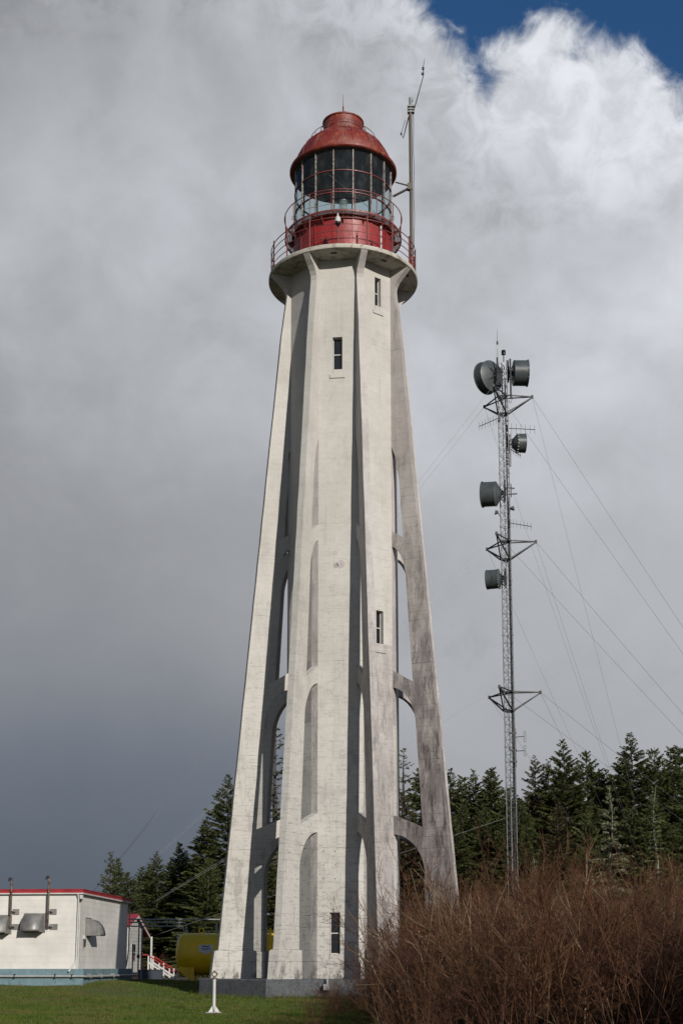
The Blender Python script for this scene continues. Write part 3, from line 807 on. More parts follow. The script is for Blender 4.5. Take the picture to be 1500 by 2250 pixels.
# ------------------------------------------------------------------ utility building on the left
def make_building():
    B = thing('utility_building', 'long flat roofed white utility building with red roof edge and blue foundation', 'building', (-9.31, 50.0, -0.34), R(-4.6))
    B.scale = (0.862, 0.862, 0.862)
    X0, Y1 = -13.0, 8.5
    zt = 3.80
    b = MB().box(X0, 0, 0, Y1, 0.70, zt - 0.02)
    b.build('wall', M['bwall'], B)
    MB().box(X0 - 0.2, 0.24, -0.10, Y1 + 0.1, -0.4, 0.73).build('foundation', M['bblue'], B)
    MB().box(X0 - 0.2, 0.16, -0.16, Y1 + 0.16, zt - 0.02, zt + 0.03).build('soffit', M['white_paint'], B)
    rf = MB().box(X0 - 0.2, 0.14, -0.14, Y1 + 0.14, zt + 0.03, zt + 0.18).build('roof', M['redtrim'], B)
    MB().box(X0 - 0.22, 0.165, -0.165, Y1 + 0.165, zt + 0.155, zt + 0.19).build('roof_flashing', M['redtrim'], rf)
    nb2 = 12
    hb = (zt - 0.02 - 0.73) / nb2
    for i in range(nb2):                                 # lapped siding, front and end wall
        z0 = 0.73 + i * hb
        MB().add([(X0, -0.010, z0), (-0.10, -0.010, z0), (-0.10, -0.003, z0 + hb), (X0, -0.003, z0 + hb), (X0, 0.004, z0), (-0.10, 0.004, z0)], [(0, 1, 2, 3), (0, 4, 5, 1)]).build('siding_board', M['bwall'], B)
        MB().add([(0.009, 0.10, z0), (0.009, Y1, z0), (0.003, Y1, z0 + hb), (0.003, 0.10, z0 + hb), (-0.004, 0.10, z0), (-0.004, Y1, z0)], [(0, 1, 2, 3), (0, 4, 5, 1)]).build('siding_board', M['bwall'], B)
    # corner boards
    MB().box(-0.10, 0.018, -0.018, 0.10, 0.73, zt - 0.02).build('corner_board', M['white_paint'], B)

    def hood(cx, cy, rot, wd, ht, dp, zc, label):
        """quarter-round ventilation cowl; local -Y points away from the wall"""
        Mx = Matrix.Translation((cx, cy, zc)) @ Matrix.Rotation(rot, 4, 'Z')
        n = 10
        arc = [(dp * math.sin(i / n * PI / 2), ht * math.cos(i / n * PI / 2) ** 0.9) for i in range(n + 1)]
        arc = [(0.0, ht)] + [(0.06 + (dp - 0.06) * math.sin(i / n * PI / 2), ht * (math.cos(i / n * PI / 2))) for i in range(n + 1)]
        arc[-1] = (dp, 0.03)
        th = 0.012
        b = MB()
        def P(x, d_, z): return Mx @ Vector((x, -d_, z))
        vs = []
        for (d_, z_) in arc: vs += [P(-wd / 2, d_, z_), P(wd / 2, d_, z_)]
        b.add(vs, [(2 * s, 2 * s + 1, 2 * s + 3, 2 * s + 2) for s in range(len(arc) - 1)])
        h_ = b.build('vent_hood', M['hood'], B, 50)
        h_['label'] = label
        mod = h_.modifiers.new('thick', 'SOLIDIFY'); mod.thickness = th
        for sx in (-1, 1):
            poly = [(0, 0.0)] + [(dp, 0.0)] + [(d_, z) for d_, z in reversed(arc)]
            def F(a, z, t): return P(t, a, z)
            MB().prism(poly, sx * (wd / 2 - 0.004), sx * (wd / 2 + 0.010), F).build('hood_side', M['hood'], h_)
        fl = MB()
        fl.box(-wd / 2 - 0.06, wd / 2 + 0.06, -0.025, 0.0, ht + 0.002, ht + 0.06, Mx)
        for sx in (-1, 1): fl.box(sx * (wd / 2 + 0.012) - 0.0, sx * (wd / 2 + 0.07), -0.025, 0.0, -0.02, ht, Mx) if sx > 0 else fl.box(-(wd / 2 + 0.07), -(wd / 2 + 0.012), -0.025, 0.0, -0.02, ht, Mx)
        fl.build('hood_flange', M['hood'], h_)
        MB().box(-wd / 2 + 0.01, wd / 2 - 0.01, -0.02, -0.004, 0.0, ht - 0.02, Mx).build('louvre', M['darkbase'], h_)
    hood(-1.90, 0.0, 0.0, 0.78, 0.72, 0.62, 2.22, 'dull metal vent hood on the front wall')
    hood(-3.32, 0.0, 0.0, 0.78, 0.72, 0.62, 2.16, 'metal vent hood cut off by the picture edge')
    hood(0.0, 1.35, R(90), 0.80, 0.70, 0.66, 2.10, 'metal vent hood on the shaded end wall')

    for (cx, lab, ztop) in ((-1.28, 'rusty exhaust pipe with bent top nearest the corner', 4.42), (-2.86, 'rusty exhaust pipe with bent top near the picture edge', 4.36)):
        so = -0.24
        pts = [(cx, -0.02, 2.42), (cx, so + 0.06, 2.42), (cx, so, 2.48), (cx, so, ztop)]
        ex = MB().tube(pts, 0.045, 10).build('exhaust_pipe', M['rusty'], B, 50)
        ex['label'] = lab
        top = [(cx, so, ztop)] + [(cx - 0.055 + 0.055 * math.cos(a), so, ztop + 0.075 * math.sin(a)) for a in [PI * i / 6 for i in range(1, 7)]] + [(cx - 0.12, so, ztop - 0.05)]
        MB().tube(top, 0.047, 10).build('pipe_gooseneck', M['darksteel'], ex, 50)
        for z, wd in ((2.44, 0.17), (3.06, 0.14)):
            MB().box(cx + 0.02, cx + 0.02 + 2 * wd, -0.035, 0.0, z - 0.12, z + 0.12).build('wall_plate', M['hood'], ex)
            MB().bar((cx, so, z + 0.02), (cx + 0.12, -0.03, z - 0.04), 0.035, 0.05).build('pipe_bracket', M['darksteel'], ex)
        MB().lathe([(0.046, ztop - 0.22), (0.058, ztop - 0.22), (0.058, ztop - 0.18), (0.046, ztop - 0.18)], 10, M=Matrix.Translation((cx, so, 0))).build('pipe_collar', M['darksteel'], ex)
    # rainwater pipe at the corner
    MB().tube([(-0.06, -0.16, zt - 0.04), (-0.06, -0.07, zt - 0.20), (-0.08, -0.06, 1.15), (-0.10, -0.06, 1.02), (-0.34, -0.22, 0.62)], 0.038, 8).build('downpipe', M['white_paint'], B, 50)
    lp = MB().box(0.02, 0.12, -0.16, 0.02, zt - 0.22, zt - 0.06).build('corner_floodlight', M['white_paint'], B)
    MB().tube([(0.06, -0.08, zt - 0.20), (0.06, -0.15, zt - 0.30)], 0.05, 8).build('lamp_head', M['darksteel'], lp, 40)
    MB().tube([(-0.045, -0.02, zt - 0.1), (-0.05, -0.018, 1.2)], 0.012, 5).build('conduit', M['cable'], B, 60)
    # service pipe along the foundation
    MB().tube([(X0, -0.20, 0.43), (0.30, -0.20, 0.43), (0.36, -0.14, 0.43), (0.36, Y1 + 0.8, 0.43)], 0.045, 8).build('service_pipe', M['pipe'], B, 50)
    for x in (-12, -10.4, -8.8, -7.2, -5.6, -4.0, -2.6, -0.9, -0.2):
        MB().box(x - 0.02, x + 0.02, -0.26, -0.09, 0.36, 0.52).build('pipe_clamp', M['darksteel'], B)
    for y in (0.6, 2.4, 4.6, 6.8):
        MB().box(0.22, 0.42, y - 0.03, y + 0.03, 0.36, 0.52).build('pipe_clamp', M['galv_bright'], B)
    # bell and tag on the end wall
    wl = MB().box(0.0, 0.10, 0.55, 0.67, 1.96, 2.10).build('wall_lamp', M['white_paint'], B)
    MB().tube([(0.09, 0.61, 1.94), (0.09, 0.61, 1.62)], [0.05, 0.03], 8).build('lamp_cage', M['darksteel'], wl, 40)
    MB().tube([(0.02, 8.42, 0.8), (0.10, 8.44, 1.6), (0.10, 8.44, zt - 0.1)], 0.03, 6).build('end_pipe', M['pipe'], B, 50)
    return B


make_building()


# ------------------------------------------------------------------ small white outbuilding with steps
def make_shed():
    G = thing('white_shed', 'small white clapboard shed with red gabled roof and red handrail steps', 'shed', (-12.12, 80.0, -0.30), R(-4.6))
    # local x: towards the viewer's right, local y: away
    Ln = 3.28
    prof = [(0.0, 0.35), (Ln, 0.35), (Ln, 2.86), (1.70, 3.45), (0.0, 3.02)]
    def F(a, z, t): return Vector((t, a, z))
    MB().prism(prof, -3.0, 0.0, F).build('wall', M['white_paint'], G)
    for i in range(13):
        z = 0.42 + i * 0.19
        MB().box(0.002, 0.018, 0.0, Ln, z, z + 0.176).build('clapboard', M['white_paint'], G)
    for (a, z0), (c, z1), nm in (((-0.25, 2.98), (1.70, 3.62), 'front'), ((1.70, 3.62), (5.05, 2.42), 'rear')):
        poly = [(a, z0), (c, z1), (c, z1 + 0.09), (a, z0 + 0.09)]
        r_ = MB().prism(poly, -3.2, 0.20, F).build('roof_slope', M['redtrim'], G)
        poly = [(a, z0 - 0.14), (c, z1 - 0.14), (c, z1 - 0.004), (a, z0 - 0.004)]
        MB().prism(poly, 0.16, 0.21, F).build('barge_board', M['white_paint'], r_)
    wd = MB().box(0.02, 0.05, 0.75, 1.75, 0.95, 1.99).build('window', M['winframe'], G)
    for (y0, y1) in ((0.80, 1.23), (1.27, 1.70)):
        for (z0, z1) in ((1.00, 1.45), (1.49, 1.94)): MB().box(0.045, 0.056, y0, y1, z0, z1).build('pane', M['winglass'], wd)
    # porch post, landing and steps down to the right
    MB().box(0.30, 0.40, 4.60, 4.70, 0.4, 2.45).build('porch_post', M['white_paint'], G)
    MB().box(-2.0, 0.55, Ln + 0.01, 5.0, 0.30, 0.42).build('landing', M['timber'], G)
    for i in range(5):
        MB().box(0.55 + i * 0.28, 0.86 + i * 0.28, 3.5, 4.7, 0.22 - i * 0.15, 0.27 - i * 0.15).build('step', M['timber'], G)
    for y in (3.45, 4.75):
        st = MB().bar((0.50, y, 0.22), (1.95, y, -0.48), 0.05, 0.22).build('stringer', M['redtrim'], G)
        for x, z in ((0.45, 0.42), (1.10, 0.0), (1.72, -0.30)):
            MB().box(x - 0.04, x + 0.04, y - 0.04, y + 0.04, z - 0.2, z + 0.88).build('baluster_post', M['white_paint'], st)
        MB().bar((0.40, y, 1.34), (2.0, y, 0.36), 0.07, 0.06).build('handrail', M['redtrim'], st)
        MB().bar((0.40, y, 0.95), (1.8, y, 0.06), 0.05, 0.10).build('mid_rail', M['white_paint'], st)
    MB().bar((0.1, 3.45, 1.36), (0.45, 3.45, 1.36), 0.07, 0.06).build('landing_rail', M['redtrim'], G)
    return G


make_shed()
db = thing('low_dark_wall', 'low dark wall in front of the shed steps, shade included in its colour', 'wall', (-10.003, 74.000, -0.377))
MB().box(-0.62, 0.62, 0.0, 0.35, -0.2, 0.55).build('wall_block', M['darkbase'], db)  # near-black colour also carries the shade lying on this wall
MB().box(-0.65, 0.65, -0.03, 0.38, 0.55, 0.60).build('coping', M['darkbase'], db)


# ------------------------------------------------------------------ pipe rack and fuel tank
def make_pipes():
    ox, oy, oz = (-9.496, 66.000, -0.278)
    P = thing('pipe_rack', 'grey overhead pipe rack running from the building to the tank', 'pipe rack', (ox, oy, oz))
    def post(x, y, h, r=0.035): MB().tube([(x, y, -0.1), (x, y, h)], r, 7).build('post', M['pipe'], P, 50)
    post(0.0, 0, 2.62); post(0.14, 0.05, 2.45); post(-0.22, -0.3, 1.7, 0.03); post(1.78, 0.3, 2.05)
    for z, x1 in ((2.84, 3.9), (2.70, 2.05), (2.52, 1.95)):
        pts = [(-0.5, 0, z), (x1, 0.1, z)]
        if x1 < 3: pts += [(x1 + 0.12, 0.1, z - 0.05), (x1 + 0.15, 0.1, z - 0.2), (x1 + 0.15, 0.1, 1.85)]
        MB().tube(pts, 0.034, 7).build('pipe', M['pipe'], P, 50)
    for x in (0.35, 0.72, 1.32, 1.62, 1.88): MB().bar((x, 0.0, 2.50), (x, 0.0, 2.86), 0.03, 0.03).build('rung', M['pipe'], P)
    for z, x0 in ((2.12, 1.8), (2.0, 1.75), (1.92, 2.0)):
        MB().tube([(x0, 0.25, z), (4.6, 0.3, z)], 0.028, 6).build('pipe', M['pipe'], P, 50)
    MB().box(-0.06, 0.06, -0.08, 0.02, 1.05, 1.2).build('valve', M['darksteel'], P)
    for z in (0.42, 0.85, 1.15): MB().box(1.70, 1.86, 0.22, 0.34, z, z + 0.05).build('pipe_clamp', M['darksteel'], P)


make_pipes()


def make_tank():
    rad = 0.89
    x0 = -7.02
    T = thing('fuel_tank', 'large yellow cylindrical fuel tank on supports behind the lighthouse', 'tank', (x0, 60.0, -0.28))
    zc = 0.30 + rad - 0.02
    Ln = 5.2
    # axis along x
    Mx = Matrix.Translation((0, 0, zc)) @ Matrix.Rotation(R(90), 4, 'Y')
    prof = [(0.0, -0.0), (0.30, 0.012), (0.60, 0.06), (0.78, 0.14), (0.86, 0.24), (rad, 0.36)]
    prof += [(rad, 0.62), (rad, Ln - 0.36), (0.86, Ln - 0.24), (0.78, Ln - 0.14), (0.6, Ln - 0.06), (0.0, Ln)]
    sh = MB().lathe(prof, 48, M=Mx).build('tank_shell', M['yellow'], T, 40)
    for z in (0.62, 2.4, 4.2): MB().ring(rad + 0.004, 0.014, z, 48, 5, Mx).build('weld_band', M['yellow'], sh, 60)
    for x in (0.78, 4.3):
        def F(a, z, t): return Vector((t, a, z))
        MB().prism([(-0.80, 0.0), (0.80, 0.0), (0.80, 0.62), (0.55, 0.42), (0.0, 0.32), (-0.55, 0.42), (-0.80, 0.62)], x - 0.06, x + 0.06, F).build('saddle', M['yellow'], T)
    MB().prism([(0.10, 0.55), (0.62, 0.12), (0.72, 0.12), (0.72, 0.85), (0.66, 0.9)], -0.70, -0.66, lambda a, z, t: Vector((a, t, z))).build('gusset', M['yellow'], T)
    lg = MB().ring(0.10, 0.032, 0.0, 20, 8, Matrix.Translation((1.05, 0, zc + rad + 0.10)) @ Matrix.Rotation(R(90), 4, 'X')).build('lifting_lug', M['yellow'], T, 60)
    for x in (0.45, 1.38, 1.70, 2.3): MB().tube([(x, 0, zc + rad - 0.02), (x, 0, zc + rad + (0.12 if x != 1.70 else 0.42))], 0.045, 8).build('fitting', M['pipe'], T, 50)
    # maker's plate on the side facing the lawn
    a0, a1 = R(10), R(34)
    def S(x, a, off): return Vector((x, -(rad + off) * math.cos(a), zc + (rad + off) * math.sin(a)))
    def plate(xa, xb, aa, ab, off, mat, nm, par):
        n = 5; b = MB(); vs = []
        for o_ in (off, off - 0.006):
            for i in range(n + 1):
                a = aa + (ab - aa) * i / n
                vs += [S(xa, a, o_), S(xb, a, o_)]
        k = 2 * (n + 1)
        fs = [(2 * i, 2 * i + 1, 2 * i + 3, 2 * i + 2) for i in range(n)] + [(k + 2 * i, k + 2 * i + 2, k + 2 * i + 3, k + 2 * i + 1) for i in range(n)]
        fs += [(2 * i, 2 * i + 2, k + 2 * i + 2, k + 2 * i) for i in range(n)] + [(2 * i + 1, k + 2 * i + 1, k + 2 * i + 3, 2 * i + 3) for i in range(n)]
        fs += [(0, k, k + 1, 1), (2 * n, 2 * n + 1, k + 2 * n + 1, k + 2 * n)]
        return b.add(vs, fs).build(nm, mat, par)
    sg = plate(1.06, 1.62, R(6), R(25), 0.010, M['sign'], 'sign_plate', T)
    sg['label'] = 'white maker plate with dark winged emblem and lettering'
    plate(1.20, 1.50, R(1), R(4.5), 0.010, M['sign'], 'small_plate', sg)
    # emblem: dark wings over a round head
    zs = zc + rad * math.sin(R(20)); ys = -rad * math.cos(R(20)) - 0.022
    cx = 1.33
    wing = [(-0.17, 0.05), (-0.12, 0.045), (-0.08, 0.015), (-0.04, 0.03), (0.0, 0.055), (0.04, 0.03), (0.08, 0.015), (0.12, 0.045), (0.17, 0.05), (0.13, 0.0), (0.08, -0.03), (0.03, 0.0), (-0.03, 0.0), (-0.08, -0.03), (-0.13, 0.0)]
    MB().prism(wing, ys - 0.004, ys + 0.004, lambda a, z, t: Vector((cx + a, t + z * 0.36, zs + z))).build('emblem', M['ink'], sg)
    for txt, sz, dz, dy in (('Vander Safe', 0.085, -0.075, 0.0), ('Fuel Tanks', 0.045, -0.125, 0.0)):
        cu = bpy.data.curves.new('lettering', 'FONT'); cu.body = txt; cu.size = sz; cu.align_x = 'CENTER'; cu.extrude = 0.002; cu.offset = 0.001
        tmp = bpy.data.objects.new('lettering', cu)
        me = bpy.data.meshes.new_from_object(tmp); bpy.data.objects.remove(tmp); bpy.data.curves.remove(cu)
        me.materials.clear(); me.materials.append(M['ink'])
        o = link('lettering', me, sg); o['kind'] = 'stuff'
        ang = R(15.5 + dz * 40)
        o.location = (cx, -(rad + 0.016) * math.cos(ang), zc + (rad + 0.016) * math.sin(ang))
        o.rotation_euler = (R(90) - ang, 0, 0)
    # yellow access ladder with white hoop at the far end
    ld = MB()
    for y in (-1.02, -1.02):
        pass
    for x in (3.62, 4.05):
        MB().tube([(x, -1.05, -0.1), (x, -1.05, 2.25)], 0.035, 7).build('ladder_rail', M['yellow'], T, 50)
    for i in range(7): MB().tube([(3.62, -1.05, 0.2 + i * 0.29), (4.05, -1.05, 0.2 + i * 0.29)], 0.02, 6).build('ladder_rung', M['yellow'], T, 50)
    MB().bar((3.3, -1.02, 2.12), (5.0, -1.02, 2.12), 0.05, 0.10).build('platform_rail', M['yellow'], T)
    for x in (3.3, 3.85, 4.4, 4.95): MB().bar((x, -1.0, 1.6), (x, -1.0, 2.12), 0.06, 0.05).build('platform_stanchion', M['yellow'], T)
    hp = [(3.78, -1.12, 1.70), (3.78, -1.12, 2.25)] + [(3.84 - 0.06 * math.cos(a), -1.12, 2.25 + 0.07 * math.sin(a)) for a in [PI * i / 5 for i in range(1, 6)]] + [(3.90, -1.12, 2.1)]
    MB().tube(hp, 0.022, 6).build('white_hoop', M['white_paint'], T, 50)


make_tank()
bk = thing('white_bucket', 'small white bucket standing beside the yellow tank', 'bucket', (-6.884, 58.600, -0.244))
MB().lathe([(0.0, 0.0), (0.05, 0.0), (0.075, 0.22), (0.082, 0.22), (0.082, 0.235), (0.07, 0.235), (0.045, 0.01), (0.0, 0.01)], 20).build('pail', M['white_paint'], bk, 40)
MB().tube([(0.08 * math.cos(a), -0.02, 0.21 - 0.06 * math.sin(a)) for a in [PI * i / 8 for i in range(9)]], 0.004, 5).build('bail_handle', M['galv'], bk, 60)


# ------------------------------------------------------------------ white standpipe on the lawn
sp = thing('white_standpipe', 'white steel post with gusseted foot and ring on top, on the lawn', 'post', ((-2.881, 32.100, -0.694)[0], 32.1, gz((-2.881, 32.100, -0.694)[0], 32.1) + 0.02))
MB().lathe([(0.0, 0.03), (0.037, 0.03), (0.036, 0.72), (0.044, 0.725), (0.044, 0.765), (0.0, 0.77)], 20).build('post_tube', M['white_paint'], sp, 40)
for k in range(4):
    def F(a, z, t, k=k):
        v = Matrix.Rotation(PI / 2 * k + 0.25, 4, 'Z') @ Vector((a, t, z)); return v
    MB().prism([(0.035, 0.03), (0.125, 0.03), (0.125, 0.04), (0.038, 0.17)], -0.006, 0.006, F).build('gusset', M['white_paint'], sp)
MB().box(-0.17, 0.17, -0.17, 0.17, 0.01, 0.03).build('base_plate', M['white_paint'], sp)
MB().box(-0.42, -0.14, -0.10, 0.10, -0.02, 0.012).box(0.02, 0.44, -0.14, 0.06, -0.03, 0.008).box(-0.25, 0.2, -0.24, -0.175, -0.03, 0.02).build('timber_sleeper', M['timber'], sp)
hd = MB().ring(0.052, 0.014, 0.0, 20, 8, Matrix.Translation((0, 0, 0.875)) @ Matrix.Rotation(R(90), 4, 'X')).build('ring_head', M['rusty'], sp, 60)
MB().lathe([(0.0, 0.77), (0.075, 0.77), (0.075, 0.79), (0.03, 0.80), (0.03, 0.825), (0, 0.825)], 16).build('ring_base', M['rusty'], hd, 40)
for k in range(4):
    a = PI / 2 * k
    MB().box(-0.018, 0.018, -0.018, 0.018, -0.018, 0.018, Matrix.Translation((0.066 * math.cos(a), 0, 0.875 + 0.066 * math.sin(a)))).build('ring_lug', M['rusty'], hd)

# ------------------------------------------------------------------ guyed radio mast
MX, MY = 8.82, 72.0
MZ0, MZ1 = -0.3, 33.2


def make_mast():
    A = thing('radio_mast', 'tall slender guyed lattice radio mast rising behind the thicket', 'radio mast', (MX, MY, MZ0))
    fr = 0.29                                            # circumradius of the triangular section
    H = MZ1 - MZ0
    legs = [R(a) for a in (205.0, 325.0, 85.0)]          # plan angles
    lp = [Vector((fr * math.cos(a), fr * math.sin(a), 0)) for a in legs]
    for p in lp:
        b = MB().tube([p, p + Vector((0, 0, H))], 0.030, 7)
        for z in np.arange(3.0, H, 3.0): b.tube([p + Vector((0, 0, z - 0.04)), p + Vector((0, 0, z + 0.04))], 0.055, 7)
        b.build('mast_leg', M['mast'], A, 40)
    bay = 0.40
    n = int(H / bay)
    for k in range(3):
        p, q = lp[k], lp[(k + 1) % 3]
        b = MB()
        for i in range(n):
            z = i * bay
            b.tube([p + Vector((0, 0, z)), q + Vector((0, 0, z))], 0.011, 4, False)
            s, e = (p, q) if i % 2 == 0 else (q, p)
            b.tube([s + Vector((0, 0, z)), e + Vector((0, 0, z + bay))], 0.011, 4, False)
        o = b.build('lattice_bracing', M['mast'], A); o['kind'] = 'stuff'
    # cable ladder and feeder run
    MB().tube([(-0.02, -0.10, 0), (-0.02, -0.10, H - 2.0)], 0.028, 6).build('bright_feeder', M['galv_bright'], A, 50)
    MB().tube([(0.14, -0.05, 0), (0.14, -0.05, H - 1.0)], 0.035, 6).build('dark_feeder', M['darksteel'], A, 50)
    MB().tube([(0.20, 0.02, 0), (0.20, 0.02, H - 8.0)], 0.025, 6).build('dark_feeder', M['darksteel'], A, 50)
    # torque arms at the three guy levels
    for zl in (31.15, 22.90, 14.64):
        z = zl - MZ0
        ln = 1.62 if zl > 20 else 1.66
        for a in (0.0, 246.0, 122.0):
            t = Vector((ln * math.cos(R(a)), ln * math.sin(R(a)), z))
            s = Vector((-math.sin(R(a)), math.cos(R(a)), 0)) * 0.24
            c = Vector((math.cos(R(a)), math.sin(R(a)), 0)) * 0.16
            b = MB()
            for sg in (-1, 1):
                b.bar(c + s * sg + Vector((0, 0, z)), t, 0.055, 0.055)
                b.bar(c + s * sg + Vector((0, 0, z - 1.02)), t - Vector((0, 0, 0.04)), 0.060, 0.065)
            b.box(-0.06, 0.06, -0.06, 0.06, -0.08, 0.08, Matrix.Translation(t))
            b.build('torque_arm', M['darksteel'], A)
        for dz in (0.0, -1.02):
            b = MB()
            for k in range(3): b.bar(lp[k] * 1.12 + Vector((0, 0, z + dz)), lp[(k + 1) % 3] * 1.12 + Vector((0, 0, z + dz)), 0.06, 0.09)
            b.build('collar_frame', M['darksteel'], A)
    # obstruction lamp
    la = MB().tube([(0.10, 0, H), (0.10, 0, H + 0.42)], 0.03, 7).build('lamp_stem', M['darksteel'], A, 50)
    MB().lathe([(0.0, 0.42), (0.12, 0.42), (0.12, 0.62), (0.10, 0.66), (0.0, 0.66)], 14, M=Matrix.Translation((0.10, 0, H))).build('obstruction_lamp', M['black'], la, 40)
    return A


make_mast()


def dish(name, label, loc, dirv, rad, depth, cone, rim=0.03, mat='dish', side=1):
    """drum-shrouded microwave dish; dirv points out of its mouth"""
    D = thing(name, label, 'microwave dish', loc, 0.0, 'microwave dishes on the mast')
    q = Vector(dirv).normalized().to_track_quat('Z', 'Y').to_matrix().to_4x4()
    MB().lathe([(rad, -depth / 2), (rad + 0.004, depth / 2 - 0.02), (rad + rim, depth / 2 - 0.02), (rad + rim, depth / 2 + 0.02), (rad - 0.02, depth / 2 + 0.02)], 40, M=q).build('shroud', M[mat], D, 35)
    MB().lathe([(0.0, depth / 2 + 0.05), (rad * 0.6, depth / 2 + 0.04), (rad - 0.01, depth / 2 + 0.015)], 40, M=q).build('radome', M['dish_dark'], D, 50)
    MB().lathe([(rad + 0.012, -depth / 2 + 0.02), (rad + 0.012, -depth / 2 - 0.02), (rad * 0.95, -depth / 2 - 0.05), (rad * 0.62, -depth / 2 - cone * 0.65), (rad * 0.30, -depth / 2 - cone), (0.0, -depth / 2 - cone)], 40, M=q).build('reflector_back', M[mat], D, 50)
    b = MB()
    for k in range(18):
        a = 2 * PI * k / 18
        b.box(-0.018, 0.018, -0.012, 0.012, -0.05, 0.02, q @ Matrix.Translation(((rad + 0.02) * math.cos(a), (rad + 0.02) * math.sin(a), depth / 2 if rim > 0.03 else -depth / 2)))
    b.build('rim_clips', M['galv'], D)['kind'] = 'stuff'
    b = MB()
    zb = -depth / 2 - cone
    b.tube([q @ Vector((0, 0, zb + 0.02)), q @ Vector((0, 0, zb - 0.22))], 0.10, 10)
    for k in range(4):
        a = PI / 4 + PI / 2 * k
        b.tube([q @ Vector((rad * 0.62 * math.cos(a), rad * 0.62 * math.sin(a), -depth / 2 - cone * 0.55)), q @ Vector((0.10 * math.cos(a), 0.10 * math.sin(a), zb - 0.18))], 0.025, 6)
    b.box(-0.09, 0.09, -0.35, 0.35, zb - 0.26, zb - 0.16, q)
    b.build('mount_frame', M['darksteel'], D, 40)
    # tangent brace and clamp pipe back to the mast, in world axes
    mc = Vector((MX, MY, loc[2])) - Vector(loc)
    pv = q @ Vector((0, 0, zb - 0.22))
    tgt = mc.copy(); tgt.z = 0
    h = tgt - Vector((pv.x, pv.y, 0)); h.normalize()
    edge = Vector((tgt.x, tgt.y, 0)) - h * 0.26
    b = MB().tube([Vector((pv.x, pv.y, -0.55 * rad / 0.7)), Vector((pv.x, pv.y, 0.75 * rad / 0.7))], 0.045, 8)
    for z in (-0.35, 0.4): b.bar(Vector((pv.x, pv.y, z * rad / 0.7)), Vector((edge.x, edge.y, z * rad / 0.7)), 0.05, 0.06)
    b.tube([q @ Vector((rad * 0.7, 0, -depth / 2)), Vector((edge.x, edge.y, -0.5))], 0.02, 6)
    b.build('clamp_pipe', M['darksteel'], D, 40)
    return D


dish('microwave_dish', 'largest round dish at the mast top, seen from behind', (8.012, 71.600, 32.111), (-0.66, 0.75, 0.03), 0.86, 0.46, 0.22, 0.05)
dish('microwave_dish', 'grey drum dish facing right at the mast top', (9.838, 72.000, 32.527), (1.0, 0.02, 0.0), 0.69, 0.74, 0.10, 0.05)
dish('microwave_dish', 'grey drum dish with tapered back facing right below the top guys', (9.773, 72.000, 28.470), (1.0, 0.05, 0.0), 0.51, 0.42, 0.30, 0.02)
dish('microwave_dish', 'drum dish facing left at half height, with back frame', (7.950, 71.700, 25.460), (-0.93, 0.30, 0.05), 0.66, 0.72, 0.28, 0.05)
dish('microwave_dish', 'lowest and smallest drum dish facing left', (8.068, 71.800, 20.744), (-0.94, 0.30, 0.0), 0.51, 0.62, 0.15, 0.02)


def yagi(label, p0, p1, n, el):
    p0 = Vector(p0); p1 = Vector(p1)
    Y = thing('yagi_antenna', label, 'antenna', p0, 0.0, 'yagi antennas on the mast')
    dv = p1 - p0
    MB().tube([(0, 0, 0), dv], 0.020, 6).build('boom', M['darksteel'], Y, 50)
    for i in range(n):
        s = 0.16 + 0.82 * i / (n - 1)
        c = dv * s; h = el * (1 - 0.2 * i / n)
        MB().tube([c - Vector((0, 0, h)), c + Vector((0, 0, h))], 0.011, 5).build('element', M['galv'], Y, 60)
    MB().box(-0.06, 0.06, -0.06, 0.06, -0.18, 0.18).build('clamp', M['darksteel'], Y)


yagi('thin comb antenna slanting left below the top torque arms', (8.587, 71.800, 29.854), (7.361, 70.600, 28.872), 7, 0.28)
yagi('thin comb antenna pointing right just above the tapered dish', (9.022, 72.000, 29.333), (10.619, 72.400, 29.415), 6, 0.30)
yagi('short comb antenna pointing right under the tapered dish', (9.147, 72.200, 28.234), (9.894, 73.200, 28.223), 5, 0.20)
yagi('comb antenna pointing right above the middle torque arms', (9.058, 72.000, 23.949), (10.260, 72.200, 23.809), 6, 0.24)

wa = thing('whip_antenna', 'thin upright whip antenna at the very top of the mast', 'antenna', (8.565, 71.800, 32.570))
MB().tube([(0, 0, -0.6), (0, 0, 1.55)], 0.035, 7).build('lower_rod', M['galv'], wa, 50)
MB().tube([(0, 0, 1.55), (0, 0, 1.72)], 0.055, 7).build('joint', M['darksteel'], wa, 50)
MB().tube([(0, 0, 1.72), (0, 0, 2.45)], [0.014, 0.008], 6).build('upper_rod', M['galv'], wa, 50)
MB().bar((0, 0, -0.4), (0.3, 0.2, -0.4), 0.05, 0.05).build('stand_off', M['darksteel'], wa)

for (lab, pt) in (('upper folded dipole loop on the right of the lower mast', (9.029, 72.000, 12.255)), ('lower folded dipole loop on the right of the lower mast', (9.013, 72.000, 11.506))):
    fd = thing('dipole_antenna', lab, 'antenna', pt, 0.0, 'folded dipoles on the mast')
    MB().tube([(0.0, 0, -0.02), (0.55, 0, 0.02)], 0.020, 6).build('arm', M['darksteel'], fd, 50)
    h = 0.24
    lp_ = [(0.53, 0, -h), (0.53, 0, h), (0.56, 0, h + 0.05), (0.60, 0, h + 0.05), (0.63, 0, h), (0.63, 0, -h), (0.60, 0, -h - 0.05), (0.56, 0, -h - 0.05), (0.53, 0, -h)]
    MB().tube(lp_, 0.012, 6).build('dipole_loop', M['galv'], fd, 60)
    MB().box(-0.05, 0.06, -0.05, 0.05, -0.12, 0.12).build('clamp', M['darksteel'], fd)
dp = thing('panel_antenna', 'dark upright pole with brackets on the right of the lower mast', 'antenna', (9.077, 71.900, 11.731))
